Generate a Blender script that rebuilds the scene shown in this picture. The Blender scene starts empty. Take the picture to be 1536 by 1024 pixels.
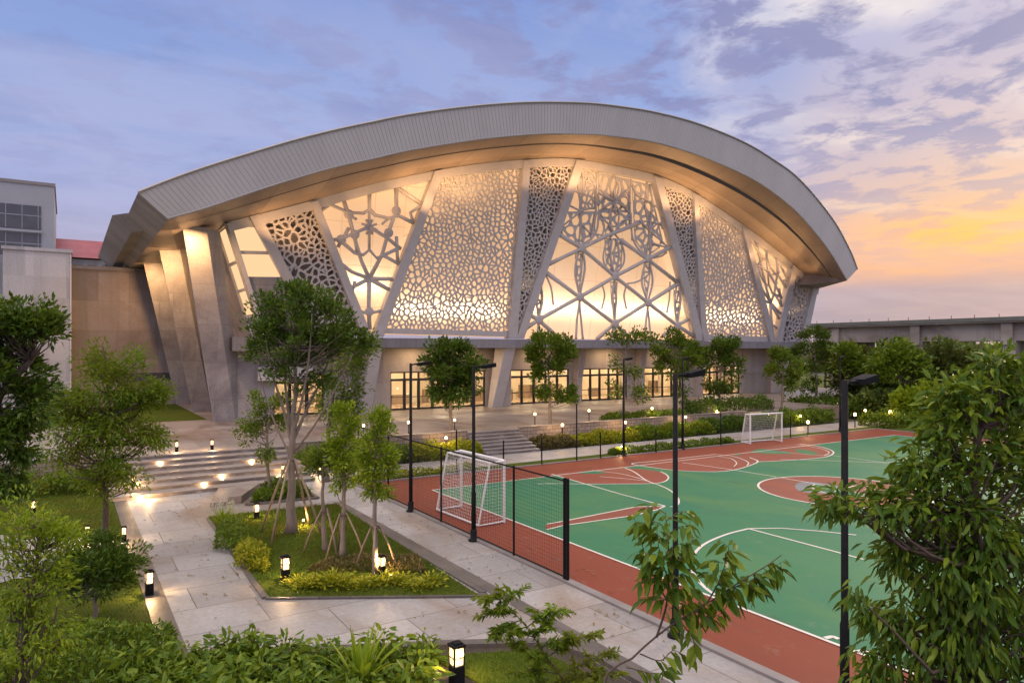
import bpy, math, random
import numpy as np
from mathutils import Vector, Matrix
random.seed(7); RNG = np.random.default_rng(11)
SC = bpy.context.scene
COL = SC.collection
R = math.radians
# ---------------------------------------------------------------- measuring
# site axes: x along the hall's front, y towards the hall, z up; camera at (0,0,H)
H, FPX, HY, CX = 5.6, 1050.0, 525.0, 768.0
TH = R(32.5); SN, CS = math.sin(TH), math.cos(TH)
def ray(px, py):
    r = (px - CX) / FPX; q = (HY - py) / FPX
    return CS * r + SN, -SN * r + CS, q
def PD(px, py, Y):                      # point at depth Y
    dx, dy, q = ray(px, py); return Vector((dx * Y, dy * Y, H + q * Y))
def G(px, py, z=0.0):                   # point on the level z
    dx, dy, q = ray(px, py); Y = (H - z) / (-q); return Vector((dx * Y, dy * Y, z))
def PB(px, py, b):                      # point on the upright plane y=b
    dx, dy, q = ray(px, py); return PD(px, py, b / dy)
FB, FK = 48.5, 0.2                      # the hall's front leans outwards
def fy(z): return FB - FK * (z - 1.0)
def PF(px, py):
    dx, dy, q = ray(px, py); return PD(px, py, (FB - FK * (H - 1.0)) / (dy + FK * q))
def depth(v): return v.x * SN + v.y * CS

# ---------------------------------------------------------------- mesh helper
class MB:
    def __init__(s): s.v = []; s.f = []
    def add(s, vs, fs):
        n = len(s.v); s.v.extend([tuple(p) for p in vs]); s.f.extend([tuple(i + n for i in f) for f in fs]); return s
    def box(s, x0, x1, y0, y1, z0, z1):
        return s.add([(x0,y0,z0),(x1,y0,z0),(x1,y1,z0),(x0,y1,z0),(x0,y0,z1),(x1,y0,z1),(x1,y1,z1),(x0,y1,z1)],
                     [(0,3,2,1),(4,5,6,7),(0,1,5,4),(1,2,6,5),(2,3,7,6),(3,0,4,7)])
    def cbox(s, c, sx, sy, sz, rz=0.0, bev=0.0):     # centre-bottom box, turned, bevelled top/bottom edges
        co, si = math.cos(rz), math.sin(rz)
        def t(x, y, z): return (c[0] + x*co - y*si, c[1] + x*si + y*co, c[2] + z)
        if bev <= 0: lv = [(0,0),(sz,0)]
        else: lv = [(0,bev),(bev,0),(sz-bev,0),(sz,bev)]
        vs = []
        for z, i in lv:
            hx, hy = sx/2 - i, sy/2 - i
            vs += [t(-hx,-hy,z), t(hx,-hy,z), t(hx,hy,z), t(-hx,hy,z)]
        fs = [(3,2,1,0)]; L = len(lv)
        for k in range(L-1):
            for j in range(4):
                a, b = k*4+j, k*4+(j+1)%4; fs.append((a, b, b+4, a+4))
        fs.append(tuple((L-1)*4+j for j in range(4)))
        return s.add(vs, fs)
    def prism(s, poly, z0, z1, bottom=False):
        n = len(poly); area = sum(poly[i][0]*poly[(i+1)%n][1]-poly[(i+1)%n][0]*poly[i][1] for i in range(n))
        if area < 0: poly = poly[::-1]
        vs = [(p[0],p[1],z0) for p in poly] + [(p[0],p[1],z1) for p in poly]
        fs = [tuple(range(n, 2*n))] + [(i,(i+1)%n,(i+1)%n+n,i+n) for i in range(n)]
        if bottom: fs.append(tuple(range(n-1,-1,-1)))
        return s.add(vs, fs)
    def sheet(s, poly, z):
        n = len(poly); area = sum(poly[i][0]*poly[(i+1)%n][1]-poly[(i+1)%n][0]*poly[i][1] for i in range(n))
        if area < 0: poly = poly[::-1]
        return s.add([(p[0],p[1],z) for p in poly], [tuple(range(n))])
    def loft(s, A, B):                       # ruled strip between two equal polylines
        n = len(A); vs = list(A) + list(B)
        return s.add(vs, [(i,i+1,n+i+1,n+i) for i in range(n-1)])
    def hexa(s, q, w):                       # four points + offset vector -> solid
        q = [Vector(p) for p in q]; w = Vector(w)
        return s.add(q + [p + w for p in q], [(3,2,1,0),(4,5,6,7),(0,1,5,4),(1,2,6,5),(2,3,7,6),(3,0,4,7)])
    def beam(s, p, q, w, d, up=(0,0,1)):     # bar of w (sideways) x d
        p, q = Vector(p), Vector(q); t = (q-p).normalized(); u = Vector(up)
        a = t.cross(u)
        if a.length < 1e-4: a = t.cross(Vector((1,0,0)))
        a.normalize(); b = t.cross(a).normalized(); a *= w/2; b *= d/2
        return s.add([p-a-b,p+a-b,p+a+b,p-a+b,q-a-b,q+a-b,q+a+b,q-a+b],
                     [(3,2,1,0),(4,5,6,7),(0,1,5,4),(1,2,6,5),(2,3,7,6),(3,0,4,7)])
    def tube(s, pts, rad, n=6, cap=True):
        pts = [Vector(p) for p in pts]; m = len(pts)
        if not hasattr(rad, '__len__'): rad = [rad]*m
        t0 = (pts[1]-pts[0]).normalized()
        ref = Vector((0,0,1)) if abs(t0.z) < .9 else Vector((1,0,0))
        a = t0.cross(ref).normalized(); vs = []
        for i, p in enumerate(pts):
            t = (pts[min(i+1,m-1)]-pts[max(i-1,0)])
            if t.length < 1e-9: t = t0
            t.normalize(); a = (a - t*a.dot(t))
            if a.length < 1e-6: a = t.orthogonal()
            a.normalize(); b = t.cross(a)
            for k in range(n):
                an = 2*math.pi*k/n; vs.append(p + (a*math.cos(an)+b*math.sin(an))*rad[i])
        fs = [(i*n+k, i*n+(k+1)%n, (i+1)*n+(k+1)%n, (i+1)*n+k) for i in range(m-1) for k in range(n)]
        if cap: fs += [tuple(range(n-1,-1,-1)), tuple((m-1)*n+k for k in range(n))]
        return s.add(vs, fs)
    def disc_stack(s, c, prof, n=16):        # lathe round z: [(r,z)]
        vs = []; fs = []
        for r, z in prof:
            for k in range(n):
                an = 2*math.pi*k/n; vs.append((c[0]+r*math.cos(an), c[1]+r*math.sin(an), c[2]+z))
        for i in range(len(prof)-1):
            for k in range(n): fs.append((i*n+k,i*n+(k+1)%n,(i+1)*n+(k+1)%n,(i+1)*n+k))
        fs.append(tuple(range(n-1,-1,-1))); fs.append(tuple((len(prof)-1)*n+k for k in range(n)))
        return s.add(vs, fs)
    def build(s, name, mat, parent=None, smooth=False):
        o = origin(parent)
        me = bpy.data.meshes.new(name)
        me.from_pydata([(p[0]-o.x,p[1]-o.y,p[2]-o.z) for p in s.v], [], s.f)
        if smooth: me.polygons.foreach_set('use_smooth', [True]*len(me.polygons))
        me.update(); return link(name, me, mat, parent)
def origin(parent):
    o = Vector((0,0,0))
    while parent is not None: o = o + parent.location; parent = parent.parent
    return o
def link(name, me, mat, parent=None):
    ob = bpy.data.objects.new(name, me); COL.objects.link(ob)
    if mat: me.materials.append(mat)
    if parent is not None: ob.parent = parent
    return ob
def settle(ob, base):                        # move a one-mesh thing's origin to its base
    base = Vector(base); ob.data.transform(Matrix.Translation(-base)); ob.location = base; return ob
def np_mesh(name, V, F, mat, parent=None, smooth=False):
    """V (n,3) array, F (m,k) array of equal polygons"""
    o = origin(parent); V = np.asarray(V, dtype=np.float32) - np.array([o.x,o.y,o.z], dtype=np.float32)
    F = np.asarray(F, dtype=np.int32); m, k = F.shape
    me = bpy.data.meshes.new(name); me.vertices.add(len(V)); me.vertices.foreach_set('co', V.ravel())
    me.loops.add(m*k); me.loops.foreach_set('vertex_index', F.ravel())
    me.polygons.add(m); me.polygons.foreach_set('loop_start', np.arange(0, m*k, k, dtype=np.int32))
    me.polygons.foreach_set('loop_total', np.full(m, k, dtype=np.int32))
    if smooth: me.polygons.foreach_set('use_smooth', np.ones(m, dtype=bool))
    me.update(calc_edges=True); return link(name, me, mat, parent)
def thing(name, label, cat, loc=(0,0,0), group=None):
    o = bpy.data.objects.new(name, None); COL.objects.link(o); o.location = loc; o.empty_display_size = .2
    return tag(o, label, cat, group)
def tag(o, label, cat, group=None):
    o['label'] = label; o['category'] = cat
    if group: o['group'] = group
    return o
def struct(o): o['kind'] = 'structure'; return o
def dup(root, loc, rz=0.0, sc=1.0, label=None, group=None):
    def cp(o, par):
        c = o.copy(); COL.objects.link(c)
        if par is not None: c.parent = par
        for ch in o.children: cp(ch, c)
        return c
    r = cp(root, None); r.location = loc; r.rotation_euler = (0,0,rz)
    r.scale = (sc,sc,sc) if not hasattr(sc,'__len__') else sc
    if label: r['label'] = label
    if group: r['group'] = group
    return r
def spline(pts, n):
    """smooth curve through 2D/3D points, n samples"""
    P = [Vector(p) for p in pts]; m = len(P)
    L = [0.0]
    for i in range(m-1): L.append(L[-1] + (P[i+1]-P[i]).length)
    out = []
    for k in range(n):
        d = L[-1]*k/(n-1); i = 0
        while i < m-2 and d > L[i+1]: i += 1
        t = (d-L[i])/max(L[i+1]-L[i],1e-9)
        p0 = P[i-1] if i > 0 else P[i]*2-P[i+1]; p1, p2 = P[i], P[i+1]
        p3 = P[i+2] if i+2 < m else P[i+1]*2-P[i]
        out.append(0.5*((2*p1)+(p2-p0)*t+(2*p0-5*p1+4*p2-p3)*t*t+(3*p1-p0-3*p2+p3)*t*t*t))
    return out

# ---------------------------------------------------------------- materials
def newmat(name):
    m = bpy.data.materials.new(name); m.use_nodes = True; nt = m.node_tree
    for n in list(nt.nodes): nt.nodes.remove(n)
    out = nt.nodes.new('ShaderNodeOutputMaterial'); return m, nt, out
def nd(nt, kind, **kw):
    n = nt.nodes.new(kind)
    for k, v in kw.items(): setattr(n, k, v)
    return n
def c4(c): return (c[0], c[1], c[2], 1.0)
def mixcol(nt, fac, a, b, mode='MIX'):
    n = nd(nt, 'ShaderNodeMix', data_type='RGBA', blend_type=mode)
    for sock, val in ((n.inputs[0], fac), (n.inputs[6], a), (n.inputs[7], b)):
        if isinstance(val, bpy.types.NodeSocket): nt.links.new(val, sock)
        elif isinstance(val, (int, float)): sock.default_value = val
        else: sock.default_value = c4(val)
    return n.outputs[2]
def math_(nt, op, a, b=None, c=None, clamp=False):
    n = nd(nt, 'ShaderNodeMath', operation=op, use_clamp=clamp)
    for i, v in enumerate((a, b, c)):
        if v is None: continue
        if isinstance(v, bpy.types.NodeSocket): nt.links.new(v, n.inputs[i])
        else: n.inputs[i].default_value = v
    return n.outputs[0]
def ramp(nt, fac, stops, interp='LINEAR'):
    n = nd(nt, 'ShaderNodeValToRGB'); cr = n.color_ramp; cr.interpolation = interp
    while len(cr.elements) < len(stops): cr.elements.new(0.5)
    for e, (p, c) in zip(cr.elements, stops):
        e.position = p; e.color = c4(c) if hasattr(c,'__len__') else (c,c,c,1)
    nt.links.new(fac, n.inputs[0]); return n.outputs[0]
def noise(nt, vec, scale, detail=4, rough=.55, dist=0.0):
    n = nd(nt, 'ShaderNodeTexNoise'); n.inputs['Scale'].default_value = scale; n.inputs['Detail'].default_value = detail
    n.inputs['Roughness'].default_value = rough; n.inputs['Distortion'].default_value = dist
    if vec is not None: nt.links.new(vec, n.inputs['Vector'])
    return n.outputs['Fac']
def pos(nt): return nd(nt, 'ShaderNodeNewGeometry').outputs['Position']
def vmap(nt, vec, scale=(1,1,1), rot=(0,0,0)):
    n = nd(nt, 'ShaderNodeMapping'); n.inputs['Scale'].default_value = scale; n.inputs['Rotation'].default_value = rot
    nt.links.new(vec, n.inputs['Vector']); return n.outputs['Vector']
def bump(nt, h, strength=.3, dist=.02):
    n = nd(nt, 'ShaderNodeBump'); n.inputs['Strength'].default_value = strength; n.inputs['Distance'].default_value = dist
    nt.links.new(h, n.inputs['Height']); return n.outputs['Normal']
def princ(nt, out, col, rough=.6, metal=0.0, normal=None, spec=.5):
    p = nd(nt, 'ShaderNodeBsdfPrincipled')
    for key, val in (('Base Color', col), ('Roughness', rough), ('Metallic', metal), ('Specular IOR Level', spec)):
        s = p.inputs[key]
        if isinstance(val, bpy.types.NodeSocket): nt.links.new(val, s)
        elif hasattr(val, '__len__'): s.default_value = c4(val)
        else: s.default_value = val
    if normal is not None: nt.links.new(normal, p.inputs['Normal'])
    if out is not None: nt.links.new(p.outputs[0], out.inputs[0])
    return p
def surf(name, c1, c2=None, scale=1.0, rough=.6, metal=0.0, bs=0.0, bscale=20.0, spec=.5, stretch=(1,1,1), c3=None, s3=.15):
    m, nt, out = newmat(name); P = pos(nt)
    v = vmap(nt, P, stretch)
    c2 = c2 or c1
    col = mixcol(nt, ramp(nt, noise(nt, v, scale, 5, .6), [(.3,0.0),(.7,1.0)]), c1, c2)
    if c3: col = mixcol(nt, ramp(nt, noise(nt, P, s3, 3, .5), [(.4,0.0),(.65,1.0)]), col, c3)
    nrm = bump(nt, noise(nt, P, bscale, 4), bs, .01) if bs else None
    rr = math_(nt, 'MULTIPLY_ADD', noise(nt, P, scale*2.3, 3), .25, rough-.12)
    princ(nt, out, col, rr, metal, nrm, spec); return m
def leafmat(name, c1, c2, c3, trans=.35, rough=.45, vscale=1.1, tint=None):
    c1, c2, c3 = [tuple(min(.5, v*1.5) for v in c) for c in (c1, c2, c3)]
    m, nt, out = newmat(name)
    rnd = nd(nt, 'ShaderNodeNewGeometry').outputs['Random Per Island']
    col = ramp(nt, rnd, [(0.0,c1),(.55,c2),(1.0,c3)])
    if tint: col = mixcol(nt, ramp(nt, noise(nt, pos(nt), vscale, 2), [(.45,0.0),(.62,1.0)]), col, tint)
    p = princ(nt, None, col, rough, 0, None, .22)
    t = nd(nt, 'ShaderNodeBsdfTranslucent'); nt.links.new(mixcol(nt, .45, col, (.26,.30,.02)), t.inputs[0])
    mx = nd(nt, 'ShaderNodeMixShader'); mx.inputs[0].default_value = trans
    nt.links.new(p.outputs[0], mx.inputs[1]); nt.links.new(t.outputs[0], mx.inputs[2]); nt.links.new(mx.outputs[0], out.inputs[0])
    return m
def emis(name, col, s):
    m, nt, out = newmat(name); e = nd(nt, 'ShaderNodeEmission'); e.inputs[0].default_value = c4(col); e.inputs[1].default_value = s
    nt.links.new(e.outputs[0], out.inputs[0]); return m
def glassmat(name, tint=(.9,.92,.9), gl=.12):
    m, nt, out = newmat(name)
    t = nd(nt, 'ShaderNodeBsdfTransparent'); t.inputs[0].default_value = c4(tint)
    g = nd(nt, 'ShaderNodeBsdfGlossy'); g.inputs['Roughness'].default_value = .03
    f = nd(nt, 'ShaderNodeFresnel'); f.inputs[0].default_value = 1.45
    mx = nd(nt, 'ShaderNodeMixShader'); nt.links.new(math_(nt,'ADD',f.outputs[0],gl*.5,clamp=True), mx.inputs[0])
    nt.links.new(t.outputs[0], mx.inputs[1]); nt.links.new(g.outputs[0], mx.inputs[2]); nt.links.new(mx.outputs[0], out.inputs[0]); return m
def jointed(name, c1, c2, jw, jh, axis='xz', joint=.012, jcol=(.1,.09,.09), rough=.6, metal=0, off=.5, scale=.6, c3=None, bs=.15):
    """panelled surface: joints every jw x jh metres along the site's own axes"""
    m, nt, out = newmat(name); P = pos(nt); sp = nd(nt, 'ShaderNodeSeparateXYZ'); nt.links.new(P, sp.inputs[0])
    cb = nd(nt, 'ShaderNodeCombineXYZ'); ix = {'x':0,'y':1,'z':2}
    nt.links.new(sp.outputs[ix[axis[0]]], cb.inputs[0]); nt.links.new(sp.outputs[ix[axis[1]]], cb.inputs[1])
    b = nd(nt, 'ShaderNodeTexBrick'); b.offset = off; b.inputs['Scale'].default_value = 1.0
    b.inputs['Brick Width'].default_value = jw; b.inputs['Row Height'].default_value = jh; b.inputs['Mortar Size'].default_value = joint
    b.inputs['Mortar Smooth'].default_value = .2; b.inputs['Bias'].default_value = 0
    b.inputs['Color1'].default_value = (1,1,1,1); b.inputs['Color2'].default_value = (.72,.72,.73,1); b.inputs['Mortar'].default_value = (1,1,1,1)
    nt.links.new(cb.outputs[0], b.inputs['Vector'])
    col = mixcol(nt, ramp(nt, noise(nt, P, scale, 6, .62), [(.3,0.0),(.7,1.0)]), c1, c2)
    if c3: col = mixcol(nt, ramp(nt, noise(nt, vmap(nt,P,(1,.45,1)), .28, 5, .6, 1.2), [(.47,0.0),(.66,1.0)]), col, c3)
    if axis[1] == 'z':      # rain streaks
        st = noise(nt, vmap(nt, P, (1.6,1.6,.09)), 1.0, 6, .7); col = mixcol(nt, ramp(nt, st, [(.50,0.0),(.70,.45)]), col, tuple(v*.62 for v in c1))
    col = mixcol(nt, 1.0, col, b.outputs['Color'], 'MULTIPLY')
    fine = noise(nt, P, 9.0, 5, .7); col = mixcol(nt, .5, col, ramp(nt, fine, [(.25,.35),(.75,1.0)]), 'MULTIPLY')
    col = mixcol(nt, b.outputs['Fac'], col, jcol)
    h = math_(nt, 'SUBTRACT', fine, math_(nt,'MULTIPLY',b.outputs['Fac'],3.0))
    rr = math_(nt, 'MULTIPLY_ADD', noise(nt, P, .7, 4), .35, rough-.17)
    princ(nt, out, col, rr, metal, bump(nt, h, bs, .006)); return m

M = {}
M['concrete'] = jointed('fair concrete', (.44,.405,.375), (.56,.52,.485), 3.2, 2.4, 'xz', .012, (.2,.18,.17), .62, c3=(.34,.31,.30))
M['side_concrete'] = jointed('side concrete', (.46,.42,.39), (.55,.51,.475), 3.0, 2.6, 'yz', .012, (.2,.18,.17), .62, c3=(.34,.31,.30))
M['steel'] = surf('pale coated steel', (.52,.49,.465), (.60,.57,.545), 1.5, .5, .1, .05, 30)
M['lattice'] = surf('lattice cast panels', (.54,.50,.465), (.62,.58,.54), 2.0, .55, 0, .1, 25)
M['band'] = jointed('band cladding', (.33,.31,.31), (.39,.37,.37), 3.0, 1.4, 'xz', .012, (.15,.14,.14), .5, .2, 0.0)
M['roofmetal'] = surf('roof sheet metal', (.54,.515,.495), (.61,.585,.565), .5, .5, .1, .04, 12, stretch=(1,1,.3))
M['eavemetal'] = jointed('eave sheet', (.42,.39,.37), (.48,.45,.43), .9, 6.0, 'yz', .008, (.2,.18,.17), .5, .2, 0.0)
M['soffit'] = jointed('soffit panels', (.40,.315,.245), (.50,.40,.32), 3.4, 2.2, 'xy', .02, (.18,.13,.09), .45, .15, 0.0, .35, bs=.05)
M['seam'] = surf('seams', (.38,.36,.345), None, 1, .5, .2)
M['soffit_shade'] = surf('dark soffit shade', (.10,.09,.085), (.14,.12,.11), 1, .7)  # dark tone standing in for shade on the soffit's step
M['dimback'] = surf('pale screen backing', (.34,.30,.26), (.42,.37,.32), 1, .7)
M['creamwall'] = surf('cream inner wall', (.72,.62,.48), (.78,.68,.55), .6, .6)
M['glow_back'] = None
M['plaster'] = jointed('warm plaster', (.55,.48,.42), (.62,.55,.48), 3.8, 3.2, 'xz', .012, (.3,.25,.2), .6, 0, 0.0)
M['blackmetal'] = surf('black powder coat', (.010,.010,.011), (.016,.016,.017), 8, .6, 0, spec=.08)
M['darkframe'] = surf('dark door frame', (.03,.028,.026), (.045,.04,.038), 5, .4, .3)
M['whitepaint'] = surf('white metal paint', (.74,.73,.72), (.66,.64,.62), 6, .4)
M['net'] = surf('white net cord', (.70,.68,.66), None, 5, .8)
M['mesh'] = surf('black mesh wire', (.02,.022,.024), None, 5, .5)
M['glass'] = glassmat('clear door glass')
M['paving'] = jointed('pale stone paving', (.35,.335,.325), (.46,.44,.425), 2.4, 1.5, 'xy', .012, (.11,.095,.085), .56, 0, .5, .45, c3=(.30,.235,.185))
M['plazapave'] = jointed('plaza paving', (.30,.265,.24), (.38,.335,.305), 3.6, 1.8, 'xy', .012, (.12,.10,.09), .44, 0, .5, .4, c3=(.20,.14,.105))
M['border'] = jointed('dark stone border', (.115,.10,.092), (.16,.14,.125), 1.2, 1.2, 'xy', .008, (.05,.045,.04), .48)
M['stepstone'] = jointed('step stone', (.29,.26,.24), (.37,.335,.31), 1.6, 5.0, 'xy', .008, (.14,.12,.11), .5, 0, 0.3, 1.3, c3=(.25,.19,.15))
M['riser'] = surf('rough riser stone', (.20,.165,.14), (.42,.37,.33), 4.0, .7, 0, .5, 14, c3=(.16,.13,.11), s3=1.2)
M['rubble'] = jointed('rubble walling', (.36,.27,.21), (.48,.38,.30), .45, .22, 'xz', .014, (.10,.08,.065), .75, 0, .5, 5.0, bs=.6)
M['kerb'] = surf('kerb concrete', (.17,.155,.15), (.23,.21,.20), 2.0, .6, 0, .2, 25)
def courtmat(name, c1, c2, c3):
    m, nt, out = newmat(name); P = pos(nt)
    col = mixcol(nt, ramp(nt, noise(nt, P, .13, 4, .5), [(.35,0.0),(.65,1.0)]), c1, c2)
    col = mixcol(nt, ramp(nt, noise(nt, vmap(nt,P,(1,.4,1),(0,0,.5)), .35, 5, .6, .8), [(.48,0.0),(.70,.8)]), col, c3)
    fine = noise(nt, P, 60, 3, .7); col = mixcol(nt, .22, col, ramp(nt, fine, [(.3,.3),(.7,1.0)]), 'MULTIPLY')
    col = mixcol(nt, ramp(nt, noise(nt, P, 2.2, 6, .7), [(.58,0.0),(.74,.32)]), col, (.24,.22,.18))
    col = mixcol(nt, ramp(nt, noise(nt, vmap(nt,P,(1,.25,1),(0,0,-.4)), .9, 6, .7, .5), [(.60,0.0),(.70,.35)]), col, (.06,.06,.05))
    rr = math_(nt, 'MULTIPLY_ADD', noise(nt, P, .5, 4), .25, .55)
    princ(nt, out, col, rr, 0, bump(nt, fine, .12, .004), .18); return m
M['green'] = courtmat('green court coating', (.032,.165,.092), (.048,.185,.086), (.080,.20,.075))
M['red'] = courtmat('brick red court coating', (.205,.050,.028), (.235,.060,.034), (.18,.052,.032))
M['paint_red'] = courtmat('red court paint', (.23,.068,.045), (.27,.085,.055), (.20,.09,.065))
M['paint_blue'] = courtmat('grey blue court paint', (.17,.21,.25), (.21,.23,.24), (.20,.20,.20))
M['line'] = surf('court line paint', (.72,.70,.66), (.60,.57,.53), 2.5, .5, c3=(.64,.58,.52), s3=.8)
M['earth'] = surf('far ground', (.035,.05,.022), (.06,.06,.035), .08, .9)
M['soil'] = surf('bed soil', (.035,.026,.018), (.06,.045,.03), 4, .9, 0, .5, 18)
M['lawn'] = surf('lawn ground', (.035,.062,.006), (.055,.082,.008), 2.2, .9, 0, .7, 45, spec=.1, c3=(.07,.085,.010), s3=.35)
M['grass'] = leafmat('grass blades', (.040,.072,.006), (.060,.098,.008), (.09,.115,.012), .3, .6, .6, (.10,.105,.012))
M['bark'] = surf('grey bark', (.16,.125,.095), (.26,.215,.17), 7, .85, 0, .8, 30, stretch=(1,1,.35))
M['barkdark'] = surf('dark bark', (.07,.05,.035), (.12,.085,.06), 7, .85, 0, .8, 30, stretch=(1,1,.35))
M['stake'] = surf('wooden stake', (.30,.22,.15), (.22,.155,.10), 9, .7, stretch=(1,1,.2))
M['leaf_mid'] = leafmat('mid green leaves', (.035,.072,.006), (.068,.118,.009), (.125,.165,.014), .3, .42)
M['leaf_dark'] = leafmat('dark glossy leaves', (.024,.055,.007), (.044,.088,.010), (.085,.128,.014), .25, .36)
M['leaf_fresh'] = leafmat('fresh yellow green leaves', (.085,.15,.008), (.15,.22,.011), (.24,.28,.018), .42, .45)
M['leaf_fern'] = leafmat('feathery bright leaves', (.050,.110,.006), (.090,.165,.009), (.15,.215,.014), .42, .45, .9, (.15,.185,.013))
M['leaf_droop'] = leafmat('long drooping leaves', (.028,.066,.007), (.055,.108,.009), (.15,.20,.016), .36, .38)
M['leaf_bg'] = leafmat('far leaves', (.035,.068,.016), (.058,.095,.020), (.095,.125,.026), .25, .6, .25, (.08,.09,.02))
M['leaf_gold'] = leafmat('golden and lamplit leaves', (.11,.14,.008), (.20,.215,.012), (.30,.27,.018), .38, .5)  # own gold of the low plants; lamp light painted in for hedges
M['leaf_bed'] = leafmat('broad bed leaves', (.045,.085,.007), (.080,.135,.010), (.15,.195,.016), .34, .36)
M['leaf_rust'] = leafmat('rusty shrub leaves', (.07,.045,.02), (.10,.07,.03), (.09,.10,.03), .3, .6)
M['petal'] = leafmat('pale plumes', (.45,.36,.36), (.60,.50,.50), (.70,.62,.60), .4, .7)
def lampglass(name, col, s, clear):
    m, nt, out = newmat(name); e = nd(nt, 'ShaderNodeEmission'); e.inputs[0].default_value = c4(col); e.inputs[1].default_value = s
    t = nd(nt, 'ShaderNodeBsdfTransparent'); mx = nd(nt, 'ShaderNodeMixShader'); mx.inputs[0].default_value = 1-clear
    nt.links.new(t.outputs[0], mx.inputs[1]); nt.links.new(e.outputs[0], mx.inputs[2]); nt.links.new(mx.outputs[0], out.inputs[0]); return m
M['lampglass'] = lampglass('lit lantern glass', (1.0,.60,.24), 4.2, .55)
M['lampbulb'] = lampglass('lit path lamp bulb', (1.0,.62,.28), 14.0, .5)
M['whitewall'] = jointed('white tiled wall', (.52,.52,.54), (.58,.58,.60), 2.6, 1.6, 'xz', .012, (.36,.36,.38), .6, 0, 0.0, .6)
M['brownwall'] = jointed('tan rendered wall', (.34,.285,.25), (.41,.345,.305), 2.2, 2.4, 'xz', .012, (.22,.16,.13), .65, 0, 0.0, .4, c3=(.33,.255,.21))
M['greytower'] = surf('grey tower render', (.27,.28,.30), (.31,.32,.34), .3, .6)
M['towerglass'] = surf('dark tower glazing', (.045,.05,.055), (.08,.085,.09), .8, .15, .2, spec=.7)
M['redroof'] = jointed('red sheet roof', (.36,.055,.08), (.40,.07,.09), 1.0, 9.0, 'xz', .02, (.25,.04,.06), .5, .1, 0.0)
M['viaduct'] = jointed('viaduct concrete', (.40,.36,.325), (.48,.44,.40), 6.0, 5.0, 'yz', .02, (.2,.18,.16), .7, 0, 0.0, .4, c3=(.27,.23,.20))
M['viaparapet'] = surf('viaduct parapet', (.09,.10,.09), (.13,.14,.125), .6, .7)
M['lobbyfloor'] = surf('lobby floor', (.40,.30,.20), (.46,.36,.25), 1, .25)
M['lampceil'] = emis('ceiling lamp panels', (1.0,.74,.44), 70.0)
# ---------------------------------------------------------------- camera
cam = bpy.data.cameras.new('camera'); cam.sensor_width = 36.0; cam.lens = 36.0*FPX/1536.0
cam.shift_y = (HY-512.0)/1536.0; cam.clip_start = .1; cam.clip_end = 5000
co = bpy.data.objects.new('camera', cam); COL.objects.link(co); co.location = (0,0,H); co.rotation_euler = (R(90),0,-TH)
SC.camera = co
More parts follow.
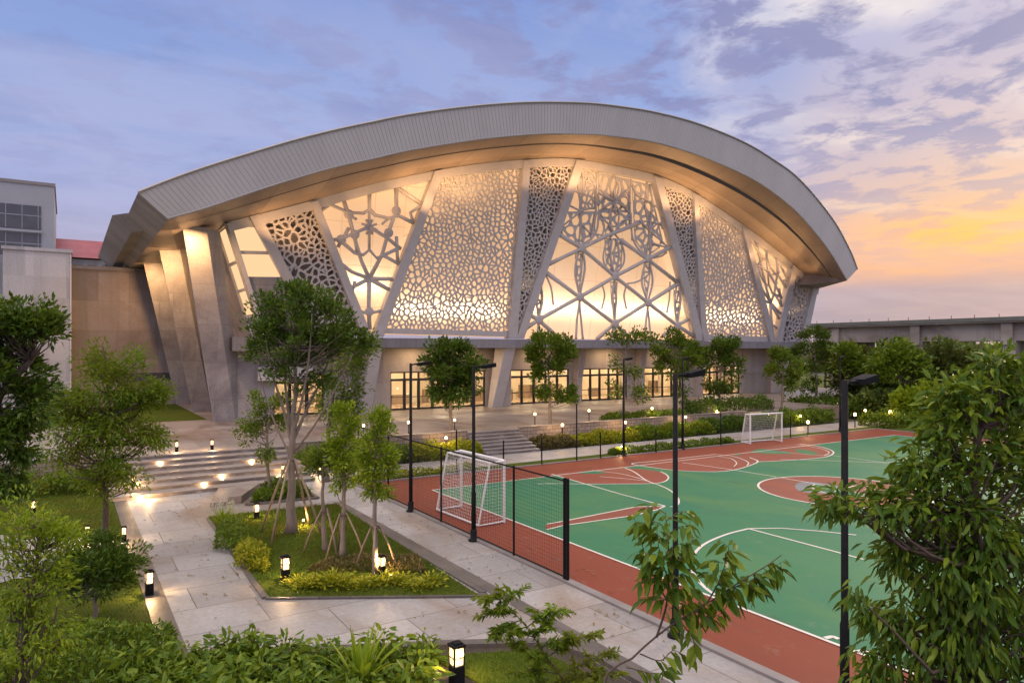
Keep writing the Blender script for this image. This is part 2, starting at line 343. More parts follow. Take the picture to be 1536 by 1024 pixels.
# ---------------------------------------------------------------- sky: dusk, sunset low behind the hall's right end
SUNAZ = TH + math.atan(.80)                      # clockwise from +y
SUNEL = R(14)
def make_world():
    w = bpy.data.worlds.new('World'); SC.world = w; w.use_nodes = True; nt = w.node_tree
    for n in list(nt.nodes): nt.nodes.remove(n)
    out = nd(nt, 'ShaderNodeOutputWorld')
    tc = nd(nt, 'ShaderNodeTexCoord').outputs['Generated']
    nv = nd(nt, 'ShaderNodeVectorMath', operation='NORMALIZE'); nt.links.new(tc, nv.inputs[0]); d = nv.outputs[0]
    sp = nd(nt, 'ShaderNodeSeparateXYZ'); nt.links.new(d, sp.inputs[0]); z = math_(nt, 'MAXIMUM', sp.outputs[2], 0.0)
    hz = nd(nt, 'ShaderNodeCombineXYZ'); nt.links.new(sp.outputs[0], hz.inputs[0]); nt.links.new(sp.outputs[1], hz.inputs[1])
    hn = nd(nt, 'ShaderNodeVectorMath', operation='NORMALIZE'); nt.links.new(hz.outputs[0], hn.inputs[0])
    dt = nd(nt, 'ShaderNodeVectorMath', operation='DOT_PRODUCT'); nt.links.new(hn.outputs[0], dt.inputs[0])
    dt.inputs[1].default_value = (math.sin(SUNAZ), math.cos(SUNAZ), 0)
    az = dt.outputs['Value']
    warm = ramp(nt, az, [(.88,0.0),(.945,.28),(.975,.75),(1.0,1.0)], 'EASE')
    blue = ramp(nt, z, [(0.0,(.38,.32,.40)),(.10,(.45,.39,.51)),(.20,(.37,.41,.66)),(.32,(.27,.37,.68)),(.46,(.22,.31,.64)),(.60,(.95,.92,.95)),(1.0,(2.0,1.9,1.8))])  # top stops brightened, out of view, to light the ground
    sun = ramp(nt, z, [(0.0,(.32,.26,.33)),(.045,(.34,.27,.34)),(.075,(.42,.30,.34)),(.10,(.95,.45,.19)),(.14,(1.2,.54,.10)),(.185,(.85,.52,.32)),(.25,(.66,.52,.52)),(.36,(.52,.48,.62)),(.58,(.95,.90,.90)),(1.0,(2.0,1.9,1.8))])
    base = mixcol(nt, warm, blue, sun)
    # cloud layer: direction projected on a flat deck
    zz = math_(nt, 'ADD', z, .09)
    u = math_(nt, 'DIVIDE', sp.outputs[0], zz); v = math_(nt, 'DIVIDE', sp.outputs[1], zz)
    cv = nd(nt, 'ShaderNodeCombineXYZ'); nt.links.new(u, cv.inputs[0]); nt.links.new(v, cv.inputs[1]); cv = cv.outputs[0]
    n1 = noise(nt, vmap(nt, cv, (1,1,1), (0,0,.5)), 4.2, 8, .60, .3)
    n2 = noise(nt, vmap(nt, cv, (.55,1.3,1), (0,0,-.35)), 1.1, 6, .6, .6)
    up = ramp(nt, z, [(0.0,.0),(.10,.12),(.19,.5),(.27,1.0)])
    m1 = math_(nt, 'MULTIPLY', ramp(nt, n1, [(.47,0.0),(.57,1.0)]), ramp(nt, az, [(.45,.30),(.85,1.0)]))
    m1 = math_(nt, 'MULTIPLY', m1, up)
    lit = mixcol(nt, ramp(nt, z, [(.12,0.0),(.30,1.0)]), (.90,.60,.42), (.92,.83,.77))
    base = mixcol(nt, math_(nt,'MULTIPLY',ramp(nt, noise(nt, cv, 1.5, 6, .55, .3), [(.51,0.0),(.70,.88)]), math_(nt,'MULTIPLY',ramp(nt, az, [(.80,0.0),(.96,1.0)]),ramp(nt, z, [(.10,.15),(.24,1.0)]))), base, lit)
    base = mixcol(nt, math_(nt,'MULTIPLY',m1,.92), base, mixcol(nt, warm, (.23,.25,.48), (.28,.28,.46)))
    m2 = math_(nt, 'MULTIPLY', ramp(nt, n2, [(.43,0.0),(.63,.62)]), ramp(nt, z, [(.02,.9),(.5,.55)]))
    m2 = math_(nt,'MULTIPLY', m2, math_(nt,'MULTIPLY_ADD', warm, -.6, 1.0))
    base = mixcol(nt, m2, base, mixcol(nt, warm, (.48,.48,.70), (.60,.44,.44)))
    bands = noise(nt, vmap(nt, d, (1.5,1.5,16)), 1.3, 4, .5, .3)
    low = ramp(nt, z, [(.02,1.0),(.2,0.0)])
    base = mixcol(nt, math_(nt,'MULTIPLY', math_(nt,'MULTIPLY',ramp(nt,bands,[(.47,0.0),(.62,.7)]),low), warm), base, (.42,.30,.36))
    base = mixcol(nt, 1.0, base, ramp(nt, math_(nt,'MULTIPLY_ADD',az,.5,.5), [(.0,(2.3,2.0,1.85)),(.42,(1.5,1.4,1.32)),(.58,(1.,1.,1.))]), 'MULTIPLY')  # unseen sky behind the camera brightened to light the hall's front
    sky = nd(nt, 'ShaderNodeTexSky', sky_type='NISHITA', sun_disc=False, sun_elevation=SUNEL, sun_rotation=SUNAZ)
    b1 = nd(nt, 'ShaderNodeBackground'); nt.links.new(sky.outputs[0], b1.inputs[0]); b1.inputs[1].default_value = .003
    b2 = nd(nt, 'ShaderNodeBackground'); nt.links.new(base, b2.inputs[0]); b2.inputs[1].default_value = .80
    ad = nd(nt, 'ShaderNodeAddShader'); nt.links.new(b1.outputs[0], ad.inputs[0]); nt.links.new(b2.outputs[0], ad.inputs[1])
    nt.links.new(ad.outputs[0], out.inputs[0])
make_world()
sl = bpy.data.lights.new('sun', 'SUN'); sl.energy = .9; sl.angle = R(14); sl.color = (1.0,.72,.48)
so = bpy.data.objects.new('sun', sl); COL.objects.link(so)
so.rotation_euler = Vector((math.sin(SUNAZ)*math.cos(SUNEL), math.cos(SUNAZ)*math.cos(SUNEL), math.sin(SUNEL))).to_track_quat('Z','Y').to_euler()
vs = SC.view_settings; vs.view_transform = 'Standard'; vs.look = 'None'; vs.gamma = 1.0; vs.exposure = 0.40; vs.use_curve_mapping = False
SC.render.engine = 'CYCLES'; SC.cycles.use_denoising = True
try: SC.cycles.denoiser = 'OPENIMAGEDENOISE'
except Exception: pass
SC.cycles.max_bounces = 6; SC.cycles.diffuse_bounces = 3; SC.cycles.glossy_bounces = 3; SC.cycles.transparent_max_bounces = 12
SC.cycles.sample_clamp_indirect = 6.0; SC.cycles.caustics_reflective = False; SC.cycles.caustics_refractive = False

def area(name, loc, size, energy, col=(1,.66,.34), rot=(0,0,0), sizey=None, spread=None):
    l = bpy.data.lights.new(name, 'AREA'); l.energy = energy; l.color = col; l.shape = 'RECTANGLE'; l.size = size; l.size_y = sizey or size
    if spread: l.spread = spread
    o = bpy.data.objects.new(name, l); COL.objects.link(o); o.location = loc; o.rotation_euler = rot; return o
def point(name, loc, energy, col=(1,.66,.34), r=.05):
    l = bpy.data.lights.new(name, 'POINT'); l.energy = energy; l.color = col; l.shadow_soft_size = r
    o = bpy.data.objects.new(name, l); COL.objects.link(o); o.location = loc; return o

# ---------------------------------------------------------------- ground
def sheet(name, poly, z, mat): return struct(MB().sheet([(p[0],p[1]) for p in poly], z).build(name, mat))
def rect(a0, a1, b0, b1): return [(a0,b0),(a1,b0),(a1,b1),(a0,b1)]
sheet('ground', rect(-900,1400,-300,2200), -.06, M['earth'])
sheet('lawn', rect(-40,1.55,-8,34.2), -.02, M['lawn'])
sheet('path', rect(1.5,10.25,-8,34.2), 0.0, M['paving'])
sheet('path', rect(10.2,60,29.2,31.95), 0.002, M['paving'])
sheet('lawn', rect(10.2,52,28.1,29.2), .004, M['lawn'])
sheet('lawn', rect(46,140,-20,29.0), -.03, M['lawn'])
sheet('lawn', rect(60,140,28.9,120), -.034, M['lawn'])
# cross path seen between the left trees
cp = [G(-60,885)+(G(-60,885)-G(120,850))*3, G(-60,800)+(G(-60,800)-G(120,806))*3, G(-60,800), G(120,806), G(215,812), G(215,838), G(120,850), G(-60,885)]
sheet('path', cp, .004, M['paving'])
# court
RA, RB = 10.35, 28.0
sheet('court_margin', rect(RA,48.5,-9,RB), .008, M['red'])
sheet('court_surface', rect(12.35,46.0,-6,25.3), .014, M['green'])
struct(MB().box(10.12,10.34,-9,28.1,-.05,.055).build('kerb', M['kerb']))
struct(MB().box(10.34,48.5,28.0,28.16,-.05,.05).build('kerb', M['kerb']))
struct(MB().box(48.5,48.7,-9,28.0,-.05,.05).build('kerb', M['kerb']))
# painted areas and lines, traced on the ground
LZ = [.0160]
def zoomer(ox, oy, k): return lambda pts: [G(ox + x/k, oy + y/k) for x, y in pts]
z4 = zoomer(820,640,4.267); z5 = zoomer(1000,660,2.8125)
paint = {'paint_red': MB(), 'paint_blue': MB(), 'green': MB()}
def patch(kind, pts, smooth=True, n=60):
    if smooth: pts = spline(list(pts)+[pts[0]], n)[:-1]
    c = sum((Vector(p) for p in pts), Vector())/len(pts)
    LZ[0] += .0004
    vs = [(p[0],p[1],LZ[0]) for p in pts] + [(c.x,c.y,LZ[0])]; m = len(pts)
    fs = [(i,(i+1)%m,m) for i in range(m)]
    ar = sum(pts[i][0]*pts[(i+1)%m][1]-pts[(i+1)%m][0]*pts[i][1] for i in range(m))
    if ar < 0: fs = [f[::-1] for f in fs]
    paint[kind].add(vs, fs)
lines = MB()
def line(pts, w=.07, smooth=False, n=40, closed=False):
    pts = [Vector((p[0],p[1],0)) for p in pts]
    if smooth: pts = spline(pts, n)
    LZ[0] += .00012; m = len(pts); A = []; B = []
    for i in range(m):
        a = pts[(i-1)%m] if closed else pts[max(i-1,0)]; b = pts[(i+1)%m] if closed else pts[min(i+1,m-1)]
        t = (b-a).normalized(); nrm = Vector((-t.y,t.x,0))*w/2
        A.append(pts[i]+nrm); B.append(pts[i]-nrm)
    if closed: A.append(A[0]); B.append(B[0])
    lines.loft([(p.x,p.y,LZ[0]) for p in B], [(p.x,p.y,LZ[0]) for p in A])
lens1 = z4([(30,303),(200,283),(470,262),(600,272),(700,284),(760,302),(780,325),(760,350),(705,363),(600,366),(420,367),(230,362)])
patch('paint_red', lens1, False)
patch('green', z4([(210,300),(225,288),(300,283),(380,296),(330,301)]))
lens2 = z4([(545,238),(680,222),(830,205),(1000,186),(1085,176),(1200,180),(1300,198),(1352,222),(1300,248),(1200,276),(1060,288),(840,280),(680,262)])
patch('paint_red', lens2, False)
if False: patch('paint_blue', z4([(900,232),(940,212),(1080,198),(1180,212),(1215,235),(1190,252),(1150,232),(1050,222)]))
lens3 = z5([(300,68),(330,48),(450,24),(560,16),(650,29),(702,50),(675,70),(590,80),(480,88),(385,92)])
patch('paint_red', lens3, False)
patch('green', z5([(350,52),(390,38),(460,44),(540,56),(430,58)]))
patch('green', z5([(540,38),(600,44),(640,62),(560,54)]))
patch('paint_red', z4([(755,508),(705,533),(560,568),(100,634),(0,655),(-10,640),(0,625),(100,607),(400,545),(560,515)]), False)
cc = G(1263,736); CR = 3.15
circ = [(cc.x+CR*math.cos(t*math.pi/32), cc.y+CR*math.sin(t*math.pi/32), 0.0) for t in range(64)]
patch('paint_red', circ, False)
patch('paint_blue', z5([(540,195),(560,180),(620,178),(740,200),(700,222),(620,224),(560,215)]))
patch('green', z5([(618,205),(625,188),(740,205),(845,235),(760,240),(680,226)]))
line(rect(12.35,46,-6,25.3)+[(12.35,-6)], .10)
line(z4([(-60,366),(95,365),(250,368),(420,367),(600,366),(710,362),(762,348),(780,326),(762,304),(728,288)]), .07, True)
line(z4([(30,303),(230,362),(490,437),(757,508)]), .07)
line(z4([(500,265),(560,290),(640,345),(720,375),(790,408),(838,455),(846,485),(828,508),(790,513)]), .07, True)
line(z4([(290,280),(460,300),(560,322),(640,345)]), .05, True); line(z4([(340,320),(500,333),(660,350)]), .05)
line(z4([(757,508),(570,514),(400,548),(100,607),(0,625)]), .07); line(z4([(757,510),(705,533),(560,569),(100,635),(0,660)]), .07)
line(z4([(1085,176),(830,206),(680,222),(545,238),(680,262),(840,281),(1060,289),(1200,277),(1300,249),(1352,222),(1300,198)]), .08, True, 60)
line(z4([(1090,178),(1190,190),(1260,212),(1292,232),(1282,248)]), .06, True); line(z4([(870,232),(920,237),(1180,275),(1470,322)]), .07)
line(z4([(1100,190),(1180,205),(1215,232),(1200,255)]), .05, True)
line(z5([(560,16),(650,29),(703,50),(678,70),(600,80),(480,88),(385,92)]), .08, True)
line(z5([(545,18),(640,34),(685,52),(665,66)]), .05, True); line(z5([(350,52),(470,50),(600,62),(705,66),(930,97)]), .05)
line(z5([(480,82),(590,84),(930,97),(990,86),(1030,74)]), .06)
line(circ, .09, closed=True)
line(z5([(485,160),(600,180),(740,206),(850,236)]), .06); line(z5([(680,226),(735,210),(790,194),(850,196)]), .06)
line(z5([(620,205),(612,196),(625,187)]), .06, True); line(z5([(618,206),(690,230),(760,241),(842,236)]), .06, True)
line(z5([(345,375),(250,400),(160,440),(110,490),(102,530),(120,577),(160,622),(203,655)]), .09, True, 60)
line(z5([(345,375),(480,373),(640,385),(800,402)]), .08); line(z5([(345,375),(710,472),(830,505)]), .08)
line(z5([(668,838),(700,832),(726,842)]), .11, True); line(z5([(803,897),(830,891),(860,896)]), .11, True); line(z5([(868,925),(890,914),(925,922)]), .11, True)
for k, mb in paint.items(): struct(mb.build('court_marking', M[k]))
struct(lines.build('court_marking', M['line']))
# stone borders along the paths
def strip(name, pts, w, h, mat, z=0.0):
    pts = [Vector((p[0],p[1],0)) for p in pts]; mb = MB()
    for i in range(len(pts)-1):
        p, q = pts[i], pts[i+1]; t = (q-p).normalized(); nrm = Vector((-t.y,t.x,0))*w/2
        mb.prism([p-nrm, q-nrm, q+nrm, p+nrm], z-.03, z+h+.003*i)
    return struct(mb.build(name, mat))
strip('path_border', [(1.70,13.6),(1.70,29.7)], .42, .012, M['border'])
strip('path_border', [(8.42,25.2),(8.42,-8)], .34, .010, M['border'])
PL = [(3.86,16.25),(7.9,13.85),(8.22,24.7),(4.0,25.1)]          # the planter
for i in range(4): pass
strip('planter_border', [(4.02,25.1),(3.82,16.3),(8.1,13.75)], .20, .045, M['border'])
strip('planter_border', [(8.12,13.95),(8.22,24.7),(4.1,25.0)], .14, .04, M['border'])
mb = MB()                                                       # gently mounded lawn of the planter
N1 = 16
for i in range(N1+1):
    for j in range(N1+1):
        u, v = i/N1, j/N1
        p = (Vector(PL[0])*(1-u)+Vector(PL[1])*u)*(1-v) + (Vector(PL[3])*(1-u)+Vector(PL[2])*u)*v
        mb.v.append((p.x,p.y,.05+.16*math.sin(math.pi*u)**.7*math.sin(math.pi*v)**.7))
for i in range(N1):
    for j in range(N1):
        a = i*(N1+1)+j; mb.f.append((a,a+N1+1,a+N1+2,a+1))
struct(mb.build('lawn', M['lawn'], smooth=True))
def planter_z(x, y): return .14
BED2 = [(5.5,26.4),(8.0,26.2),(8.0,28.7),(6.7,28.9)]
struct(MB().prism(BED2, -.02, .06).build('planting_soil', M['soil']))
strip('planter_border', BED2+[BED2[0]], .14, .075, M['border'])
FB1, FB2, FB3 = G(270,987), G(660,970), G(800,968)
bed = [(FB1.x,FB1.y),(FB2.x,FB2.y),(FB3.x,FB3.y),(8.0,10.0),(8.0,-8),(-30,-8),(-30,FB1.y)]
struct(MB().prism(bed, -.03, .02).build('planting_soil', M['soil']))
struct(MB().prism([(FB2.x-.4,FB2.y-.35),(FB3.x-.1,FB3.y-.25),(7.7,8.6),(5.9,9.8)], .0, .05).build('lawn', M['lawn']))
strip('path_border', [(FB1.x-.1,FB1.y),(FB2.x,FB2.y),(FB3.x+.25,FB3.y-.1),(8.15,9.9),(8.15,-6)], .22, .09, M['border'])
# ---------------------------------------------------------------- steps and plaza
PZ = 1.0; NR = 7; RH = PZ/NR
def stairs(label, a0, a1, b0, tread, lean=0.0):
    st = thing('stone_stairs', label, 'stairs', ((a0+a1)/2,b0,0))
    for i in range(NR):
        z = RH*(i+1); bb = b0+tread*i; l = a0 - lean*i*0; depth_ = tread if i < NR-1 else .9
        mbt = MB(); mbt.box(a0, a1, bb-.03, bb+depth_+.001, z-.05, z); s = mbt.build('step', M['stepstone'], st)
        MB().box(a0+.02, a1-.02, bb, bb+depth_, z-RH-.0, z-.051).build('riser', M['riser'], s)
    return st
stairs('wide pale stone steps climbing from the left path to the plaza', 1.2, 9.0, 29.8, .73)
stairs('narrow grey stone steps between the two clipped hedges', 18.75, 22.2, 31.95, .375)
plz = MB()
B_ = 34.2+.875
for a0, a1, b0 in ((-14,1.2,34.18),(1.2,9.0,B_),(9.0,18.75,34.18),(18.75,22.2,B_),(22.2,78,34.18)):
    plz.box(a0, a1, b0, 96, -.02, PZ-.004)
struct(plz.build('plaza', M['plazapave']))
for a0, a1, lb in ((-14,1.2,'long low rubble wall left of the wide steps'),(9.0,18.75,'low rubble wall behind the hedge left of the narrow steps'),(22.2,42,'low rubble retaining wall lit by path lamps right of the narrow steps')):
    w = tag(MB().box(a0,a1,34.02,34.175,-.02,PZ+.10).build('stone_wall', M['rubble']), lb, 'wall')
    settle(w, ((a0+a1)/2,34.1,0))
    MB().box(a0,a1,33.98,34.3,PZ+.102,PZ+.16).build('coping', M['stepstone'], w)
# warm lights let into the risers
for k, (a, i, lb) in enumerate(((2.35,0,'lit step light low on the left of the wide steps'),(2.35,2,'lit step light above another on the left of the wide steps'),(4.7,1,'lit step light near the middle of the wide steps'),(5.5,2,'lit step light right of the middle of the wide steps'),(7.7,1,'lit step light low on the right of the wide steps'),(3.4,5,'lit step light high on the left of the wide steps'),(7.0,4,'lit step light high on the right of the wide steps'))):
    b = 29.8+.73*i; z = RH*i+.04; t = thing('step_light', lb, 'step light', (a,b-.02,z), 'lights in the risers of the wide steps')
    MB().box(a-.13,a+.13,b-.022,b+.002,z,z+.055).build('lens', M['lampbulb'], t); MB().box(a-.16,a+.16,b-.03,b-.001,z+.056,z+.07).build('hood', M['blackmetal'], t)
    l = bpy.data.lights.new('bulb','POINT'); l.energy = 8; l.color = (1.0,.62,.28); l.shadow_soft_size = .02; o = bpy.data.objects.new('bulb', l); COL.objects.link(o); o.parent = t; o.location = (0,-.10,.03)
# sloping side slabs by the foot of the wide steps
for k, (pts, h) in enumerate((([(4.35,26.9),(4.9,26.8),(5.75,29.72),(5.1,29.72)],.14),([(4.98,26.95),(5.4,26.9),(6.55,29.1),(6.6,29.72),(5.85,29.72)],.28))):
    s = MB().prism(pts, -.02, h).build('ramp_slab', M['stepstone']); struct(s)
# sloped grass patch beside the hall's left columns
struct(MB().sheet(rect(-12,7.9,50.0,66), PZ+.004).build('lawn', M['lawn']))
# ---------------------------------------------------------------- the sports hall
def glow_back():
    m, nt, out = newmat('backing with added glow'); P = pos(nt)
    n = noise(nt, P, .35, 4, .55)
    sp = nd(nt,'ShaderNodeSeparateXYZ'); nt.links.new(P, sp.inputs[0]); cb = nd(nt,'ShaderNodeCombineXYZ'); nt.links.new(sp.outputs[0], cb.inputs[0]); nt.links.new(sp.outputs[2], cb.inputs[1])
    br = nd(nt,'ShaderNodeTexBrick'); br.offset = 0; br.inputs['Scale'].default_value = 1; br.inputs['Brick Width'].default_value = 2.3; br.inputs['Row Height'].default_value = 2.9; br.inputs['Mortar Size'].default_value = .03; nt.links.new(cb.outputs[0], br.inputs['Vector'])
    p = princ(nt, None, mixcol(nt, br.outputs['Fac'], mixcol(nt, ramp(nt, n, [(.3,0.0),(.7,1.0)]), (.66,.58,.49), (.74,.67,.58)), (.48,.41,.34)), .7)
    p.inputs['Emission Color'].default_value = (1.0,.59,.30,1); p.inputs['Emission Strength'].default_value = .40  # even emission added to the uplit backing wall's colour
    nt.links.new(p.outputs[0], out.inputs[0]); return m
M['glow_back'] = glow_back()
M['litwindow'] = emis('lit window panes', (1.0,.62,.33), .85)
hall = thing('sports_hall', 'large sports hall with a curved grey roof, glowing pierced lattice front and glass doors', 'sports hall', (37,48,PZ))
NA = 121
TOPE = [(207,288.8),(255,270),(300.8,253.7),(364,233.7),(443.7,210.3),(505,195),(560,183.4),(609,173.4),(684,162.8),(754,156.2),(813,153.9),(880,155.3),(930,160.5),(980.6,168.7),(1041.6,184.4),(1109.5,210.9),(1156.4,237.8),(1200,270.6),(1248,328),(1274,374),(1286,404)]
BOTE = [(252.7,329.4),(312.5,312.3),(399.2,283),(493,254.8),(560,239.6),(613.7,227.3),(707.5,212),(777.8,204.5),(824.7,202),(880,202.7),(910.3,204.5),(980.6,214.4),(1050.9,235.5),(1121.2,266),(1163.4,292.9),(1200,324.5),(1241,374),(1270,421)]
WALLE = [(341,333),(375,325),(464,302),(560,276),(655,256),(720,246),(785,240),(830,238),(870,240),(935,252),(985,264),(1040,289),(1115,339),(1155,369),(1190,398),(1227,433)]
Ct = spline([PB(x,y,40.0) for x,y in TOPE], NA); Cb = spline([PB(x,y,40.45) for x,y in BOTE], NA)
Cw = spline([PF(x,y) for x,y in WALLE], NA)
# fascia with standing seams
MB().loft(Cb, Ct).build('fascia', M['roofmetal'], hall, True)
mb = MB()
for i in range(0, NA-1):
    for k in range(2):
        b, t = Cb[i].lerp(Cb[i+1],k/2), Ct[i].lerp(Ct[i+1],k/2); o = Vector((0,-.006,0))
        mb.beam(b+o+(t-b)*.02, t+o-(t-b)*.02, .012, .014, (1,0,0))
mb.tube([p+Vector((0,-.03,.02)) for p in Ct], .07, 6); mb.tube([p+Vector((0,-.03,.06)) for p in Cb], .05, 6)
mb.build('fascia_seams', M['seam'], hall)
Ct2 = [p+Vector((0,52,0)) for p in Ct]
ro = MB().loft(Ct, Ct2).build('roof', M['roofmetal'], hall, True)
# ends of the roof
L0, L1 = Ct[0], Cb[0]; R0, R1 = Ct[-1], Cb[-1]; Bk = Vector((0,1,0))
mb = MB(); e0 = L0+Bk*26.5; e1 = L1+Bk*26.5
mb.add([L0,L1,e1,e0],[(0,1,2,3)]); mb.build('roof_end', M['eavemetal'], hall)
MB().add([R0,R1,R1+Bk*50,R0+Bk*50],[(3,2,1,0)]).build('roof_end', M['eavemetal'], hall)
mb = MB(); g = [Vector((2.35,48.5,13.72)), Vector((3.15,47.5,13.78)), Vector((3.15,71,13.78)), Vector((2.35,71,13.72))]
mb.hexa(g, (1.0,0,-.95)); mb.build('outer_eave', M['eavemetal'], hall)
# soffit: outer strip, a step face painted dark as shade, inner folded strip up to the wall
def fold(i): t = i/(NA-1); return min(1.0, max(.22, (t-.40)/.22))
def between(t, drop): return [Cb[i]*(1-t)+Cw[i]*t+Vector((0,0,drop*fold(i)*math.sin(math.pi*i/(NA-1))**.6)) for i in range(NA)]
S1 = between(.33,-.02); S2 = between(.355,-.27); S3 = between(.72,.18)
sf = MB(); sf.loft(S1, Cb); MB().loft(S2, S1).build('soffit_shade_strip', M['soffit_shade'], hall); sf.loft(S3, S2); sf.loft(Cw, S3)
sl_ = [Cb[0], Cw[0], Vector((8.6,67,12.75)), Vector((L1.x,67,L1.z))]
sf.add(sl_, [(0,1,2,3)])
sr_ = [Cb[-1], Cw[-1], Cw[-1]+Bk*40, Cb[-1]+Bk*40]; sf.add(sr_, [(0,3,2,1)])
sf.build('soffit', M['soffit'], hall)
# ---- panels of the leaning front -------------------------------------------------
PANELS = {1:[(387,323),(465,303),(545,500),(482,500)], 2:[(474,302),(651,257),(559,500),(555,500)],
  3:[(663,256),(784,242),(762,504),(574,499)], 4:[(792,242),(864,241),(775,505),(772,505)],
  5:[(874,243),(979,265),(1043,508),(782,506)], 6:[(989,269),(1038,289),(1051,508),(1050,508)],
  7:[(1043,294),(1111,341),(1154,512),(1057,510)], 8:[(1118,347),(1187,397),(1162,512),(1160,512)],
  9:[(1192,402),(1220,425),(1199,512),(1167,513)]}
def az(px, py): p = PF(px, py); return Vector((p.x, p.z))
def front(a, z, off=0.0): return (a, fy(z)+off, z)
def clip(poly, p, n):                     # keep side where (x-p).n <= 0
    out = []; m = len(poly)
    for i in range(m):
        A, B = poly[i], poly[(i+1)%m]; da, db = (A-p).dot(n), (B-p).dot(n)
        if da <= 0: out.append(A)
        if (da < 0 and db > 0) or (da > 0 and db < 0): out.append(A+(B-A)*(da/(da-db)))
    return out
def voronoi(poly, s, jit, rnd, warp=None):
    xs = [p.x for p in poly]; ys = [p.y for p in poly]; seeds = {}; s *= .86
    nx = int((max(xs)-min(xs))/s)+3; ny = int((max(ys)-min(ys))/(s*.87))+3
    for j in range(ny):
        for i in range(nx):
            if rnd.random() < .24: continue
            seeds[(i,j)] = Vector((min(xs)-s+(i+.5*(j%2)+rnd.uniform(-jit,jit))*s, min(ys)-s+(j+rnd.uniform(-jit,jit))*s*.87))
    cells = []
    pe = []; m = len(poly); ar = sum(poly[i].x*poly[(i+1)%m].y-poly[(i+1)%m].x*poly[i].y for i in range(m))
    pp = poly if ar > 0 else poly[::-1]
    for i in range(m):
        A, B = pp[i], pp[(i+1)%m]; d = B-A
        if d.length < 1e-6: continue
        pe.append((A, Vector((d.y,-d.x)).normalized()))
    for (i,j), c in seeds.items():
        if any((c-A).dot(n) > s*.9 for A, n in pe): continue
        cell = [c+Vector(v)*s*2.3 for v in ((-1,-1),(1,-1),(1,1),(-1,1))]
        for dj in (-2,-1,0,1,2):
            for di in (-2,-1,0,1,2):
                o = seeds.get((i+di,j+dj))
                if o is None or (di == 0 and dj == 0): continue
                cell = clip(cell, (c+o)/2, o-c)
                if not cell: break
            if not cell: break
        for A, n in pe:
            if cell: cell = clip(cell, A, n)
        q = []
        for p in cell:
            if not q or (p-q[-1]).length > 1e-4: q.append(p)
        if len(q) > 2 and (q[0]-q[-1]).length < 1e-4: q.pop()
        if len(q) >= 3: cells.append(q)
    return cells
def lattice(poly, s, w, thick, seed, jit=.46, to3=front):
    rnd = random.Random(seed); mb = MB()
    for cell in voronoi(poly, s, jit, rnd):
        m = len(cell); c = sum(cell, Vector((0,0)))/m; outer = []; inner = []; ok = True
        ww = w*rnd.uniform(.8,1.25); bulge = rnd.uniform(.0,.12)
        for i in range(m):
            A, B = cell[i], cell[(i+1)%m]; d = (B-A); L = d.length
            if L < 1e-5: continue
            n = Vector((d.y,-d.x))/L; dist = abs((c-A).dot(n))
            if dist < ww*1.25: ok = False; break
            k = 1-ww/dist
            for t in (0.0,.3,.7):
                p = A+d*t; outer.append(p)
                kk = k*(.80 if t == 0.0 else 1.0-bulge*.3)
                inner.append(c+(p-c)*kk)
        n_ = len(mb.v)
        if not ok or len(outer) < 6:
            mb.add([to3(p.x,p.y) for p in cell], [tuple(range(m))[::-1]]); continue
        K = len(outer)
        vs = [to3(p.x,p.y) for p in outer]+[to3(p.x,p.y,-.012) for p in inner]+[to3(p.x,p.y,thick) for p in inner]
        fs = []
        for i in range(K):
            j = (i+1)%K; fs += [(j,i,K+i,K+j), (K+j,K+i,2*K+i,2*K+j)]
        mb.add(vs, fs)
    return mb
def polyaz(k): return [az(*p) for p in PANELS[k]]
def boxed(k, d, mat, label=None):
    """shallow light box behind a screen: cheeks and back"""
    q = [Vector((p.x,fy(p.y)+.16,p.y)) for p in polyaz(k)]; w = Vector((0,d,0))
    c = sum(q, Vector())/4; q = [c+(p-c)*1.012 for p in q]
    mb = MB(); mb.add([p+w for p in q], [(0,1,2,3)])
    for i in range(4): mb.add([q[i],q[(i+1)%4],q[(i+1)%4]+w,q[i]+w], [(0,1,2,3)])
    o = mb.build('screen_backing', mat, hall)
    return o
dense = {1:(.46,.056,M['dimback']), 3:(.41,.043,M['glow_back']), 4:(.40,.042,M['dimback']), 6:(.42,.045,M['dimback']), 7:(.47,.06,M['glow_back']), 9:(.52,.062,M['dimback'])}
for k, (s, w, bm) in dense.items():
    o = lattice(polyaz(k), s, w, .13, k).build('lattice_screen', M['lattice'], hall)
    boxed(k, 1.0 if bm is M['glow_back'] else .7, bm)
for k in (2,5,8): boxed(k, 1.15, M['glow_back'])
